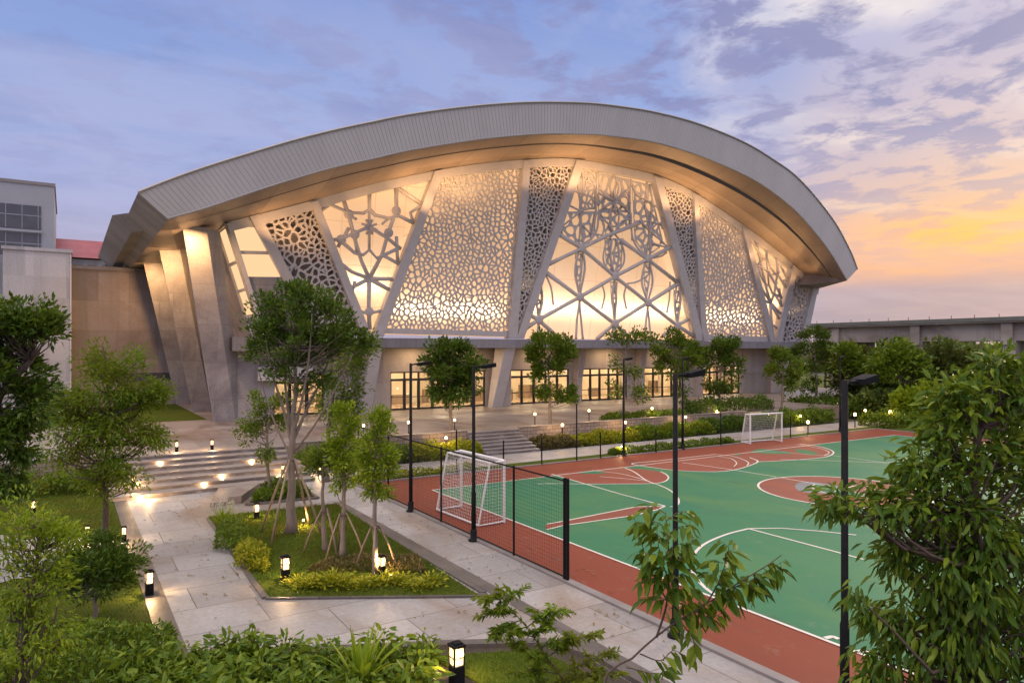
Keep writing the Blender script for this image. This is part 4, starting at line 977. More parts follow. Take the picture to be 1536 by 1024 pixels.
BOL = [((*pxb(685,1027),),1.18,'lit lantern bollard at the foot of the photo beside the leafy bed'),
 ((*pxb(224,892),),.95,'lit lantern bollard on the grass edge left of the wide path'),
 ((*pxb(428,872,.06),),1.05,'dark lantern bollard at the planter\'s near left corner'),
 ((*pxb(573,862,.12),),.80,'glowing lantern bollard beside the staked tree at the planter\'s right side'),
 ((*pxb(385,779,.10),),.90,'lit lantern bollard at the planter\'s back left corner by the flowering grass'),
 ((*pxb(265,677,PZ+.003),),.78,'left one of two lit lanterns on the top stair edge'),
 ((*pxb(318,674,PZ+.003),),.78,'right one of two lit lanterns on the top stair edge'),
 ((2.2,30.9,2*RH),.75,'lit lantern on the lower left end of the wide steps'),
 ((7.9,30.8,2*RH),.6,'lit lantern on the right end of the wide steps'),
 ((*pxb(50,772),),.85,'lit lantern on the lawn between the left trees'),
 ((*pxb(131,812),),.80,'lit lantern beside the cross path left of the feathery tree'),
 ((*pxb(186,812),),.75,'lit lantern by the left path behind the round bush'),
 ((9.6,31.2,0),.75,'lit lantern on the paving right of the wide steps')]
for p, s, lb in BOL:
    if first: place(b0, p, 0); b0.scale = (s,s,s); b0['label'] = lb; first = False
    else: dup(b0, p, random.Random(lb).uniform(-.1,.1), s, lb)
def make_pathlamp():
    t = thing('path_lamp', 'short path lamp', 'path lamp', (0,0,0), 'small glowing path lamps')
    MB().disc_stack((0,0,0), [(.05,0),(.05,.02),(.028,.04),(.028,.62)], 8).build('post', M['blackmetal'], t)
    MB().disc_stack((0,0,.62), [(.03,0),(.068,.03),(.075,.10),(.05,.16),(.01,.18)], 10).build('bulb', M['lampbulb'], t, True); inner_lamp(t, .71, 75)
    MB().disc_stack((0,0,.80), [(.09,0),(.08,.02),(.02,.04)], 10).build('cap', M['blackmetal'], t); return t
l0 = make_pathlamp(); first = True
LMP = [((12.9,34.45,PZ+.16),.8,'glowing lamp on the rubble wall left of the first plaza tree'),((15.4,34.45,PZ+.16),.85,'glowing lamp on the wall just left of the first plaza tree'),
 ((18.2,34.5,PZ+.16),.8,'glowing lamp on the wall just right of the first plaza tree'),((16.9,33.0,.35),.9,'glowing lamp in the golden hedge under the first plaza tree'),
 ((23.6,34.5,PZ+.16),.9,'glowing lamp on the wall right of the narrow steps'),((24.6,33.1,.5),1.0,'glowing lamp in the hedge under the second plaza tree'),
 ((27.8,34.6,PZ+.16),.9,'glowing lamp on the wall between the second tree and the sparse tree'),((29.5,33.1,.45),.9,'glowing lamp in the hedge by the thin sparse tree'),
 ((33.3,34.7,PZ+.02),.95,'taller glowing lamp on the plaza edge left of the fourth tree'),((34.9,33.2,.5),.9,'glowing lamp in the hedge beside the fourth tree'),
 ((25.2,28.6,.03),.55,'glowing low lamp on the grass strip at the far court edge'),((39.2,34.3,.6),.9,'glowing lamp behind the far goal'),((41.2,28.4,.02),1.2,'glowing bollard lamp on the path right of the far goal'),
 ((43.5,33.2,.3),.9,'glowing lamp in the far hedge below the tall plaza tree'),((45.8,32.2,.1),.9,'glowing lamp where the far path bends'),((48.5,29.6,0),1.3,'glowing lamp post just beyond the court\'s far corner'),
 ((51.0,28.4,0),1.5,'tallest glowing lamp beyond the court\'s far corner'),((53.0,31.5,0),1.2,'glowing lamp under the far garden trees'),((56.5,36.0,0),1.3,'dim glowing lamp deep among the far garden trees'),
 ((2.6,29.3,0),.25,'tiny glowing floor lamp at the foot of the wide steps'),((6.1,21.4,.16),.38,'small glowing ground spot at the staked trunk in the planter')]
for p, s, lb in LMP:
    if first: place(l0, p, 0); l0.scale = (s,s,s); l0['label'] = lb; first = False
    else: dup(l0, p, 0, s, lb)
# ---------------------------------------------------------------- vegetation
def unit(a): return a/np.maximum(np.linalg.norm(a, axis=1, keepdims=True), 1e-9)
def leaf_mesh(P, T, Ln, wr, rng, kind='fold', flat=.5):
    """P base points, T axes, Ln lengths -> V,F"""
    n = len(P); T = unit(T); up = unit(rng.normal(size=(n,3))*(1-flat)+np.array([0,0,1.0])*flat*1.5+1e-6)
    S = unit(np.cross(T, up)); N = np.cross(S, T); L = Ln[:,None]; w = (Ln*wr)[:,None]*.5
    dz = np.array([0,0,-1.0])
    if kind == 'fold':
        cup = rng.uniform(.02,.14,size=(n,1))
        V = np.stack([P, P+T*L*.42+S*w+N*L*cup, P+T*L+dz*L*.10, P+T*L*.42-S*w+N*L*cup, P+T*L*.5], 1)
        F = np.array([[0,1,2,4],[0,4,2,3]])
    elif kind == 'quad':
        V = np.stack([P, P+T*L*.45+S*w, P+T*L, P+T*L*.45-S*w], 1); F = np.array([[0,1,2,3]])
    else:                                   # long, curved, drooping
        cup = rng.uniform(.03,.12,size=(n,1)); dr = rng.uniform(.04,.22,size=(n,1))
        m1 = P+T*L*.36+dz*L*dr*.25; m2 = P+T*L*.70+dz*L*dr*.7; tip = P+T*L*1.0+dz*L*dr*1.3
        V = np.stack([P, m1+S*w+N*L*cup, m1, m1-S*w+N*L*cup, m2+S*w*.72+N*L*cup*.7, m2, m2-S*w*.72+N*L*cup*.7, tip], 1)
        F = np.array([[0,1,2],[0,2,3],[1,4,5],[1,5,2],[2,5,6],[2,6,3],[4,7,5],[5,7,6]])
    k = V.shape[1]; F = (F[None]+(np.arange(n)*k)[:,None,None]).reshape(-1, F.shape[1])
    return V.reshape(-1,3), F
def crown_mesh(subs, rng, per, size, wr, center, droop=.0, kind='fold', spread=1.0, up=.25):
    Ps, Ts, Ls = [], [], []
    for c, r in subs:
        n = max(3, int(per*rng.uniform(.65,1.3)))
        d = unit(rng.normal(size=(n,3))); d[:,2] *= .8
        p = c + d*r*(rng.random((n,1))**.5)
        out = unit(p-center+np.array([0,0,-.2]))
        t = out*.6*spread + d*.5 + rng.normal(size=(n,3))*.4; t[:,2] += up-droop
        Ps.append(p); Ts.append(t); Ls.append(size*rng.uniform(.6,1.25,n))
    P, T, L = np.concatenate(Ps), np.concatenate(Ts), np.concatenate(Ls)
    return leaf_mesh(P, T, L, wr, rng, kind)
DENS = {'plaza_tree':4.4, 'drooping_tree':.92, 'feathery_tree':2.3, 'garden_tree':1.8, 'round_bush':1.9}
def tree(name, label, base, trunk, blobs, Y=None, leaf=.14, per=26, nsub=14, subr=.38, r0=.09, r1=.035, mat='leaf_mid', bark='bark', wr=.5,
         droop=0.0, kind='fold', group=None, seed=1, limbs=True, cat='tree', up=.25, twig=.006, fill=1.0, forks=()):
    rng = np.random.default_rng(seed); base = Vector(base); Y = Y or depth(base); k = Y/FPX
    t = thing(name, label, cat, base, group)
    tp = [base+Vector((0,0,-.05))]+[PD(px,py,Y) for px,py in trunk]
    tp = spline(tp, 14); n = len(tp); mb = MB()
    rad = [r0*(1-i/(n-1))+r1*(i/(n-1)) for i in range(n)]; rad[0] = r0*1.45; rad[1] *= 1.12
    jig = random.Random(seed)
    tp = [p+Vector((jig.uniform(-1,1),jig.uniform(-1,1),0))*r0*.25*(0 if i == 0 else 1) for i, p in enumerate(tp)]
    mb.tube(tp, rad, 9)
    for fk, fr in forks:
        C = spline([PD(x,y,Y+dd) for x,y,dd in fk], 12); mb.tube(C, [fr*(1-.7*i/11) for i in range(12)], 7, False)
    subs = []; allc = np.mean([np.array(PD(b[0],b[1],Y)) for b in blobs], axis=0)
    zlo = min(PD(b[0],b[1]+b[3],Y).z for b in blobs)
    for b in blobs:
        px, py, rx, ry = b[:4]; ns = max(2, int(b[4] if len(b) > 4 else nsub)); c = np.array(PD(px,py,Y)); 
        for _ in range(ns):
            d = rng.normal(size=3); d /= np.linalg.norm(d); u = rng.random()**.42
            off = (np.array([CS,-SN,0])*d[0]*rx*k + np.array([SN,CS,0])*d[1]*rx*k*.9 + np.array([0,0,1.0])*d[2]*ry*k)*u
            subs.append((c+off, subr*rng.uniform(.7,1.25)*fill))
    cen = Vector(tp[-1])
    if limbs:
        # limbs leave the upper trunk and fork to the leaf clumps
        i0 = max(2, next((i for i, p in enumerate(tp) if p.z > zlo-.35*(tp[-1].z-base.z)*.5), n//2))
        for c, r in subs:
            C = Vector(c); cand = [i for i in range(i0, n) if tp[i].z < C.z-.12*(C-tp[i]).length] or [i0]
            i = min(cand, key=lambda q: (tp[q]-C).length + rng.random()*.6); A = tp[i]; Lg = (C-A).length
            if Lg < .05: continue
            mid = (A+C)/2+Vector((rng.normal()*.10*Lg, rng.normal()*.10*Lg, -.10*Lg)); q1 = (A+mid)/2+Vector((rng.normal()*.05*Lg,)*3)
            ra = min(rad[i]*.55, .012+.011*Lg)
            mb.tube([A,q1,mid,(mid+C)/2+Vector((0,0,.02*Lg)),C], [ra,ra*.8,ra*.6,ra*.4,twig], 5, False)
    mb.build('trunk', M[bark], t, True)
    V, F = crown_mesh(subs, rng, per*DENS.get(name,1.9), leaf, wr, np.array(tp[max(0,n-4)]), droop, kind, 1.0, up)
    np_mesh('crown', V, F, M[mat], t); return t
GZ = .16
# --- the big staked tree in the planter and the trees behind it
tree('broadleaf_tree', 'big dark green tree with a stout grey trunk, staked in the planter', G(437,801,GZ), [(437,730),(438,660),(441,610),(443,560),(446,500)],
  [(452,462,52,32,26),(408,482,38,36,20),(500,492,44,38,24),(445,515,70,34,34),(392,524,24,18,10),(478,520,50,34,22),(540,512,18,18,8),(440,440,30,16,14),(420,560,30,16,8),(480,575,30,16,8),(398,455,20,16,8),(480,455,26,18,9)], leaf=.145, per=33, subr=.31, r0=.145, r1=.03, mat='leaf_dark', seed=21, wr=.46,
  forks=(([(438,668,0),(424,610,-.1),(408,560,-.3),(398,505,-.4)],.055),([(438,655,0),(430,600,.3),(426,540,.5),(424,475,.6)],.05),([(440,650,0),(455,590,-.3),(464,530,-.5),(468,470,-.6)],.05),([(439,662,0),(462,610,.2),(486,560,.4),(502,505,.5)],.055),([(438,690,0),(415,640,.3),(400,600,.6),(385,545,.8)],.036),([(439,680,0),(470,640,-.4),(500,590,-.6),(530,530,-.8)],.04)))
tree('broadleaf_tree', 'slender tree half hidden behind the big staked tree', G(489,722), [(491,660),(497,610),(505,560)],
  [(520,560,36,40,22),(538,518,24,24,12),(500,605,26,36,14),(528,605,20,30,10),(515,640,16,20,6)], leaf=.17, per=34, subr=.42, r0=.14, r1=.04, mat='leaf_mid', seed=22)
tree('young_tree', 'young leaning tree in the small bed before the wide steps', G(404,741,.06), [(402,700),(401,660),(398,620)],
  [(397,604,24,20,12),(383,630,24,20,12),(416,636,18,22,10),(376,652,16,14,6),(402,676,16,16,6),(420,600,14,14,5)], leaf=.15, per=26, subr=.28, r0=.08, r1=.025, mat='leaf_mid', seed=23)
def stakes(label, c, h, spread, n, r=.025, a0=.4, grp='wooden tree stakes in the planter'):
    t = thing('tree_stakes', label, 'tree stakes', (c[0],c[1],c[2]), grp)
    for i in range(n):
        an = a0+2*math.pi*i/n; d = Vector((math.cos(an),math.sin(an),0)); b = Vector(c)+d*spread; p = Vector(c)+d*.09+Vector((0,0,h))
        MB().tube([b+Vector((0,0,-.1)), (b+p)/2+d*.02, p], [r,r,r*.85], 7).build('stake', M['stake'], t, True)
    MB().tube([Vector(c)+Vector((math.cos(q*.785)*.115,math.sin(q*.785)*.115,h-.06)) for q in range(9)], .02, 6).build('tie', M['barkdark'], t); return t
for (bx, by, tr, bl, lb, sd, m_, st) in (
  (488,827,[(485,770),(484,720),(487,680)],[(481,690,18,16,9),(494,672,14,12,6),(472,706,10,12,4),(497,705,12,12,4)],'thin young tree with a sparse pruned crown, left in the planter',31,'leaf_mid','pale stakes round the sparse young tree'),
  (514,834,[(515,770),(516,710),(518,640)],[(517,635,20,22,13),(515,665,22,22,15),(520,697,22,20,14),(514,722,16,14,7),(517,612,9,10,4)],'narrow bright green young tree in the planter\'s middle',32,'leaf_fresh','stakes round the narrow middle young tree'),
  (563,857,[(562,800),(562,740),(564,650)],[(568,640,22,24,13),(562,672,28,24,16),(582,690,20,22,12),(560,705,26,20,13),(566,732,18,14,7),(570,617,10,10,4)],'bright yellow green young tree at the planter\'s right corner',33,'leaf_fresh','stakes round the yellow green young tree')):
    c = G(bx,by,GZ); tree('young_tree', lb, c, tr, bl, leaf=.115, per=34, subr=.23, r0=.075, r1=.022, mat=m_, seed=sd, group='young staked trees in the planter', wr=.42)
    stakes(st, c, 1.15, .62, 3, a0=sd*.7)
stakes('tall bent stakes propping the big dark green tree', G(437,801,GZ), 2.25, 1.05, 4, .035, .75)
# --- left hand trees
tree('broadleaf_tree', 'dark spreading tree at the far left edge', PD(-60,525,13.5)-Vector((0,0,5.6)), [(-50,800),(-20,660),(10,580),(45,540)],
  [(18,478,60,28,26),(60,492,30,18,12),(-20,520,50,40,20),(15,560,50,30,18),(45,600,34,34,14),(10,640,45,40,18),(-30,620,40,60,14),(20,710,40,40,12)], Y=13.5, leaf=.16, per=42, subr=.27, r0=.16, r1=.05, mat='leaf_dark', bark='barkdark', seed=41, wr=.4, droop=.2)
tree('feathery_tree', 'light green feathery tree on the left lawn with a slim dark trunk', G(157,842), [(158,760),(161,690),(163,620),(160,560),(155,520)],
  [(160,590,64,30,26),(150,635,76,28,30),(220,590,34,20,12),(108,612,40,26,16),(150,540,16,24,7),(205,655,44,24,16),(118,672,44,26,14),(190,700,34,26,10),(175,555,26,18,8),(240,588,14,10,4),(150,725,40,26,8),(200,540,10,14,3)], leaf=.125, per=48, subr=.40, r0=.09, r1=.02, mat='leaf_fern', bark='barkdark', seed=42, wr=.36, kind='fold', droop=.05)
tree('feathery_tree', 'yellow green feathery tree in the lower left corner', PD(25,525,8.2)-Vector((0,0,5.6)), [(28,1020),(38,930),(52,860),(62,790)],
  [(58,800,42,34,18),(20,840,40,36,14),(70,870,38,34,12),(25,910,48,36,16),(70,960,44,40,14),(15,990,50,40,14),(95,810,26,22,8),(0,770,40,26,8)], Y=8.2, leaf=.085, per=17, subr=.20, r0=.06, r1=.015, mat='leaf_fresh', bark='barkdark', seed=43, wr=.34, droop=.15)  # yellower leaf colour stands in for lamp light on this tree
tree('round_bush', 'dark rounded bush on a short trunk beside the left path', G(144,936), [(143,905),(141,880)],
  [(140,855,62,36,34),(105,868,42,28,18),(180,848,36,30,16),(140,822,38,22,14),(70,872,18,16,5)], leaf=.12, per=48, subr=.24, r0=.055, r1=.03, mat='leaf_dark', bark='bark', seed=44, cat='bush', wr=.36)
# --- trees along the plaza edge
ROW = [('first',675,663,.3,[(676,620),(677,580),(676,545)],[(675,527,32,14,14),(654,548,22,20,11),(703,545,28,20,13),(676,566,36,22,18),(694,592,26,14,9),(655,590,16,12,5)],'dense dark plaza tree nearest the narrow steps on their left','leaf_dark',26),
 ('second',825,652,.4,[(825,610),(824,575),(822,545)],[(820,514,32,10,11),(799,534,17,16,9),(848,528,15,18,9),(832,548,20,10,5),(812,585,14,10,5),(846,590,18,9,6),(808,560,12,10,4)],'plaza tree right of the narrow steps with tiered open crown','leaf_mid',26),
 ('third',935,643,.4,[(936,600),(937,560),(938,525)],[(940,506,30,9,10),(925,545,16,10,3),(952,552,14,12,3),(930,580,18,12,3),(955,590,12,14,4)],'sparse thin plaza tree with a flat leafy top','leaf_mid',16),
 ('fourth',1012,632,.4,[(1012,600),(1012,570),(1012,540)],[(1012,512,32,15,13),(995,533,20,18,10),(1032,530,18,18,10),(1012,553,30,12,10),(1018,590,12,10,3)],'rounded plaza tree half behind a light pole','leaf_mid',26),
 ('fifth',1078,628,.4,[(1079,600),(1080,575),(1082,545)],[(1084,520,26,14,11),(1070,545,20,20,11),(1098,543,18,18,10),(1082,572,24,14,9),(1094,516,14,8,4)],'dense plaza tree with a lit yellow patch, left of the far goal','leaf_dark',28),
 ('sixth',1172,626,.3,[(1173,600),(1174,575),(1175,550)],[(1174,536,22,14,10),(1160,553,16,14,8),(1192,553,18,16,8),(1176,574,20,10,7)],'smaller plaza tree behind the far goal','leaf_mid',26),
 ('seventh',1226,612,.3,[(1225,585),(1224,555),(1222,520)],[(1220,500,24,12,11),(1206,524,20,16,10),(1236,522,16,16,9),(1222,548,24,14,10),(1216,575,18,12,5)],'tall dark plaza tree at the right end of the hall','leaf_dark',26)]
for k, (nm, bx, by, z, tr, bl, lb, m_, per) in enumerate(ROW):
    tree('plaza_tree', lb, G(bx,by,z), tr, bl, leaf=.25, per=per, subr=.52, r0=.12, r1=.05, mat=m_, seed=60+k, group='small trees planted along the plaza edge', wr=.5, twig=.01)
# --- garden trees beyond the court, right
BG = [(1268,612,64,[(1262,560,22,26),(1280,580,18,18)],'slim light tree left of the garden trees beyond the court','leaf_bg'),(1300,615,70,[(1296,545,26,26),(1280,570,20,20),(1312,575,24,20)],'bushy tree at the left end of the far garden'),
 (1340,620,66,[(1335,540,30,26),(1320,570,26,24),(1358,568,24,24)],'tall dense tree below the first road pier in the far garden','leaf_dark'),(1382,618,74,[(1385,552,32,26),(1368,580,28,20),(1404,580,26,20)],'broad tree in the middle of the far garden'),
 (1425,618,78,[(1424,562,30,24),(1440,590,28,20),(1408,592,24,18)],'broad tree right of the far garden\'s middle','leaf_mid'),(1375,640,54,[(1374,598,24,20),(1360,612,16,14)],'small yellowish tree in front of the far garden','leaf_fresh'),
 (1470,620,68,[(1470,560,34,28),(1490,590,30,20),(1450,592,28,20)],'dark tree behind the near drooping tree\'s top','leaf_dark'),(1520,615,64,[(1524,575,36,30),(1500,595,26,20)],'tree at the right edge below the elevated road'),
 (1445,640,52,[(1440,600,26,20),(1462,612,18,14)],'low tree lit from below in the far garden','leaf_fresh'),(1318,632,58,[(1316,600,26,14),(1300,606,16,12)],'low bushy tree by the court\'s far corner'),
 (1570,620,60,[(1575,570,50,40)],'tree just outside the right edge below the elevated road'),(1352,622,58,[(1348,535,30,20),(1330,552,24,18),(1372,550,22,18)],'leafy tree rising to the girder between the first two road piers','leaf_mid'),(1412,622,60,[(1412,532,28,20),(1396,550,22,18),(1432,548,24,18)],'leafy tree hiding the second road pier'),(1270,620,62,[(1266,535,18,18),(1280,552,18,16)],'narrow tree before the end of the elevated road','leaf_mid'),(1238,600,95,[(1238,508,12,16),(1246,525,14,16),(1228,530,14,14)],'distant pale tree between the hall and the elevated road')]
for k, b in enumerate(BG):
    bx, by, Y, bl, lb = b[:5]; m_ = b[5] if len(b) > 5 else 'leaf_bg'
    base = PD(bx,525,Y); base.z = 0
    top = min(q[1] for q in bl)
    tree('garden_tree', lb, base, [(bx,by),(bl[0][0],bl[0][1]+12)], [(q[0],q[1],q[2],q[3],int(9+q[2]*.5)) for q in bl], Y=Y, leaf=.42, per=30, subr=.85, r0=.22, r1=.08, mat=m_, bark='barkdark', seed=80+k, group='garden trees beyond the court', wr=.6, twig=.02)
# far wood along the horizon: one mass
rng = np.random.default_rng(5); n = 26000; ang = TH+rng.uniform(-.80,.80,n); dist = rng.uniform(190,300,n)
prof = 4.2+1.5*np.sin(ang*23)+1.2*np.sin(ang*61+1)+.8*np.sin(ang*140)
P = np.stack([np.sin(ang)*dist, np.cos(ang)*dist, rng.random(n)**.6*np.maximum(prof,1.6)],1)
V, F = leaf_mesh(P, rng.normal(size=(n,3)), rng.uniform(1.4,3.2,n), .8, rng, 'quad', .2)
w = np_mesh('far_wood', V, F, M['leaf_bg']); w['kind'] = 'stuff'
# --- hedges and low planting
def hedge(name, label, poly, z0, h, n, leaf, mat, seed, cat='hedge', group=None, lump=.25, wr=.5, kind='fold', parent=None):
    """leaves through the outer shell of a lumpy bed; poly = 4 corners"""
    rng = np.random.default_rng(seed); q = np.array([[p[0],p[1]] for p in poly]); u, v = rng.random(n), rng.random(n)
    edge = rng.random(n) < .35; side_ = rng.integers(0,4,n); e = rng.random(n)*.06
    u = np.where(edge & (side_ == 0), e, np.where(edge & (side_ == 1), 1-e, u)); v = np.where(edge & (side_ == 2), e, np.where(edge & (side_ == 3), 1-e, v))
    xy = (q[0][None]*(1-u)[:,None]+q[1][None]*u[:,None])*(1-v)[:,None]+(q[3][None]*(1-u)[:,None]+q[2][None]*u[:,None])*v[:,None]
    s = seed*1.7; lum = 1+lump*(np.sin(xy[:,0]*2.1+s)*np.sin(xy[:,1]*2.7+s)+.6*np.sin(xy[:,0]*5.3+s*2)+.5*np.sin(xy[:,1]*6.1+xy[:,0]*3))
    rim = np.minimum(np.minimum(u,1-u)*np.linalg.norm(q[1]-q[0]), np.minimum(v,1-v)*np.linalg.norm(q[3]-q[0])); rim = np.clip(rim/.22,.0,1)**.5
    hh = h*lum*(.45+.55*rim); z = z0+hh*np.where(edge, rng.random(n), rng.random(n)**.35)
    P = np.column_stack([xy, z]); T = rng.normal(size=(n,3))*.7; T[:,2] += .75
    c = q.mean(0); out = xy-c; out /= np.maximum(np.linalg.norm(out,axis=1,keepdims=True),1e-6); T[:,:2] += out*.3
    V, F = leaf_mesh(P, T, leaf*rng.uniform(.6,1.3,n), wr, rng, kind); o = np_mesh(name, V, F, M[mat])
    tag(o, label, cat, group); b = (float(c[0]),float(c[1]),z0); settle(o, b)
    # woody stems
    mb = MB(); r_ = random.Random(seed)
    for _ in range(14 if name == 'bush' else 60):
        i = r_.randrange(n); p = P[i]; mb.tube([(p[0]+r_.uniform(-.05,.05),p[1]+r_.uniform(-.05,.05),z0-.03),(p[0],p[1],max(z0+.05,p[2]-.05))],[.010,.005],4,False)
    mb.build('stems', M['barkdark'], o); return o
hedge('hedge', 'hedge coloured golden for lamp light left of the narrow steps, nearest them', rect(14.6,18.55,32.0,33.7), 0, .65, 5200, .17, 'leaf_gold', 1)  # glow of the path lamps is put into the leaf colour
hedge('hedge', 'green hedge before the rubble wall behind the planter trees', rect(10.4,14.6,32.0,33.9), 0, .70, 4600, .17, 'leaf_mid', 2)
hedge('hedge', 'rusty brown end of the hedge just right of the narrow steps', rect(22.5,25.2,32.2,33.6), 0, .55, 3400, .16, 'leaf_rust', 3)
hedge('hedge', 'long yellow green hedge under the sparse thin tree', rect(25.2,30.0,32.2,33.6), 0, .55, 6000, .17, 'leaf_gold', 4)  # yellow leaf colour carries the lamp light on this hedge
hedge('hedge', 'long green hedge between the sparse thin tree and the far goal', rect(30.0,36.6,32.2,33.7), 0, .66, 7000, .18, 'leaf_fern', 5)  # brighter leaf colour used to make the hedge look lit
hedge('hedge', 'dark green hedge behind the far goal', rect(36.6,43.6,32.4,33.8), 0, .8, 6500, .19, 'leaf_dark', 6)
hedge('hedge', 'hedge right of the far goal ending where the path bends', rect(43.6,50.5,32.4,34.0), 0, .9, 5500, .20, 'leaf_mid', 7)
hedge('shrub_row', 'row of taller shrubs on the plaza edge beyond the far goal', rect(37.5,46,34.6,36.2), PZ, .9, 4200, .2, 'leaf_dark', 8)
hedge('shrub_row', 'low shrubs on top of the rubble wall between second and fifth plaza trees', rect(29.6,36.5,34.5,35.7), PZ, .40, 3600, .17, 'leaf_mid', 9)
hedge('low_hedge', 'low clipped strip of hedge along the far court edge', rect(24.6,34.0,28.35,29.0), .0, .34, 5200, .12, 'leaf_mid', 10)
hedge('low_hedge', 'short weedy strip of ground cover behind the mesh fence', rect(10.4,16.0,28.35,29.0), .0, .26, 2400, .12, 'leaf_gold', 11)
hedge('shrub_row', 'round green shrubs beyond the court\'s far corner', rect(49.5,58,27.5,30), .0, .9, 4800, .22, 'leaf_mid', 12)
hedge('shrub_row', 'broad shrub bed along the right end of the court', rect(49.2,51.5,4,26), .0, .9, 9000, .2, 'leaf_mid', 13)
hedge('shrub_row', 'dark shrubs in the shade under the garden trees', rect(54,70,33,40), .0, 1.3, 7000, .35, 'leaf_dark', 14)
gp_ = random.Random(9); gproto = None
for i_ in range(15):
    c_ = G(446+i_*14.3+gp_.uniform(-3,3), 880+gp_.uniform(-5,5), .05)
    if gproto is None:
        rg = np.random.default_rng(55); q_ = rg.normal(size=(150,3))*np.array([.13,.13,.05])+np.array([0,0,.10]); T_ = np.column_stack([q_[:,0]*5,q_[:,1]*5,rg.uniform(.1,.9,150)])
        V_, F_ = leaf_mesh(q_, T_, rg.uniform(.07,.16,150), .36, rg, 'fold'); gproto = np_mesh('low_golden_plant', V_, F_, M['leaf_gold']); tag(gproto, 'low yellow green plant in the row along the planter\'s front edge', 'plant', 'low plants along the planter front'); gproto.location = c_
    else:
        k_ = gp_.uniform(.75,1.3); dup(gproto, c_, gp_.uniform(0,6.28), (k_,k_,k_*gp_.uniform(.8,1.3)))
hedge('shrub_row', 'dark dull ground cover behind the golden row in the planter', [G(462,866),G(640,866),G(625,846),G(500,848)], .12, .20, 2600, .09, 'leaf_rust', 16)
hedge('bush', 'rounded golden bush on the planter\'s left edge', [G(352,852),G(400,866),G(402,838),G(360,826)], .06, .42, 1500, .12, 'leaf_gold', 17, 'bush', wr=.4)
hedge('bush', 'dark bush between flowering grass and golden bush in the planter', [G(322,826),G(366,838),G(372,806),G(330,796)], .06, .42, 1700, .11, 'leaf_mid', 18, 'bush', wr=.4)
hedge('shrub_row', 'mixed green planting in the small bed round the young leaning tree', [(5.7,26.55),(7.8,26.4),(7.8,28.5),(6.8,28.7)], .05, .45, 3600, .13, 'leaf_mid', 19)
hedge('bush', 'dark low shrubs on the left lawn behind the lanterns', [G(70,742),G(190,742),G(185,716),G(80,716)], 0, .55, 2600, .14, 'leaf_dark', 20, 'bush')
hedge('shrub_row', 'bright low shrubs along the left lawn below the plaza wall', rect(-9,1.0,32.2,33.9), 0, .7, 6000, .15, 'leaf_fern', 21)
hedge('shrub_row', 'dark leafy shrubs filling the lower left corner', [G(-60,1060),G(262,1040),G(262,978),G(30,962)], 0, .55, 7500, .11, 'leaf_mid', 22, wr=.45)
hedge('bush', 'flowering shrub behind the big trunk at the right end of the wide steps', rect(8.7,10.3,32.3,33.8), 0, .75, 1800, .13, 'leaf_mid', 24, 'bush')
# long bladed plants
def blades(name, label, c, n, ln, w, mat, seed, lean=(.15,.95), cat='plant', group=None, plumes=0):
    rng = np.random.default_rng(seed); Vs, Fs = [], []; K = 6
    for i in range(n):
        an = rng.uniform(0,2*math.pi); le = rng.uniform(*lean); L = ln*rng.uniform(.65,1.1); d = np.array([math.cos(an),math.sin(an),0]); s = np.array([-d[1],d[0],0])
        p = np.array(c)+d*rng.uniform(0,.07); an2 = le*.45; o = len(Vs)*0
        pts = []
        for k in range(K):
            pts.append(p.copy()); an2 += le*.26; p = p+(d*math.sin(min(an2,2.2))+np.array([0,0,1])*math.cos(min(an2,2.2)))*L/(K-1)
        base = sum(len(v) for v in Vs); col = []
        for k, q in enumerate(pts):
            ww = w*.5*math.sin(math.pi*min(.97,(.22+.78*k/(K-1))))**.8
            col += [q+s*ww, q-np.array([0,0,ww*.5]), q-s*ww]
        Vs.append(np.array(col))
        for k in range(K-1):
            a = base+3*k; Fs += [[a,a+1,a+4,a+3],[a+1,a+2,a+5,a+4]]
    if name is None: return Vs, Fs
    o = np_mesh(name, np.concatenate(Vs), np.array(Fs), M[mat], None, True); tag(o, label, cat, group); settle(o, c)
    if plumes:
        rr = random.Random(seed); Ps, Ts = [], []
        for _ in range(plumes):
            an, r = rr.uniform(0,6.28), rr.uniform(.1,.45); q = np.array(c)+np.array([math.cos(an)*r,math.sin(an)*r,ln*rr.uniform(.75,1.05)])
            for _ in range(26): Ps.append(q+np.array([rr.gauss(0,.025),rr.gauss(0,.025),rr.gauss(0,.06)])); Ts.append([rr.gauss(0,.5),rr.gauss(0,.5),.8])
        rg = np.random.default_rng(seed+1); V, F = leaf_mesh(np.array(Ps), np.array(Ts), rg.uniform(.03,.06,len(Ps)), .4, rg, 'quad')
        np_mesh('plumes', V, F, M['petal'], o)
    return o
blades('ornamental_grass', 'clump of tall flowering grass at the planter\'s back left corner', G(335,792,.06), 130, .85, .022, 'leaf_fresh', 5, (.1,.9), 'grass clump', None, 22)
blades('spiky_plant', 'spiky plant with upright sword leaves amid the front bed', PD(541,525,11.4)-Vector((0,0,5.6)), 40, 1.08, .085, 'leaf_fresh', 6, (.05,.7))
blades('ornamental_grass', 'pale grass clump in the small bed by the steps', G(425,742,.06), 70, .6, .02, 'leaf_mid', 7, (.1,.9), 'grass clump', None, 10)
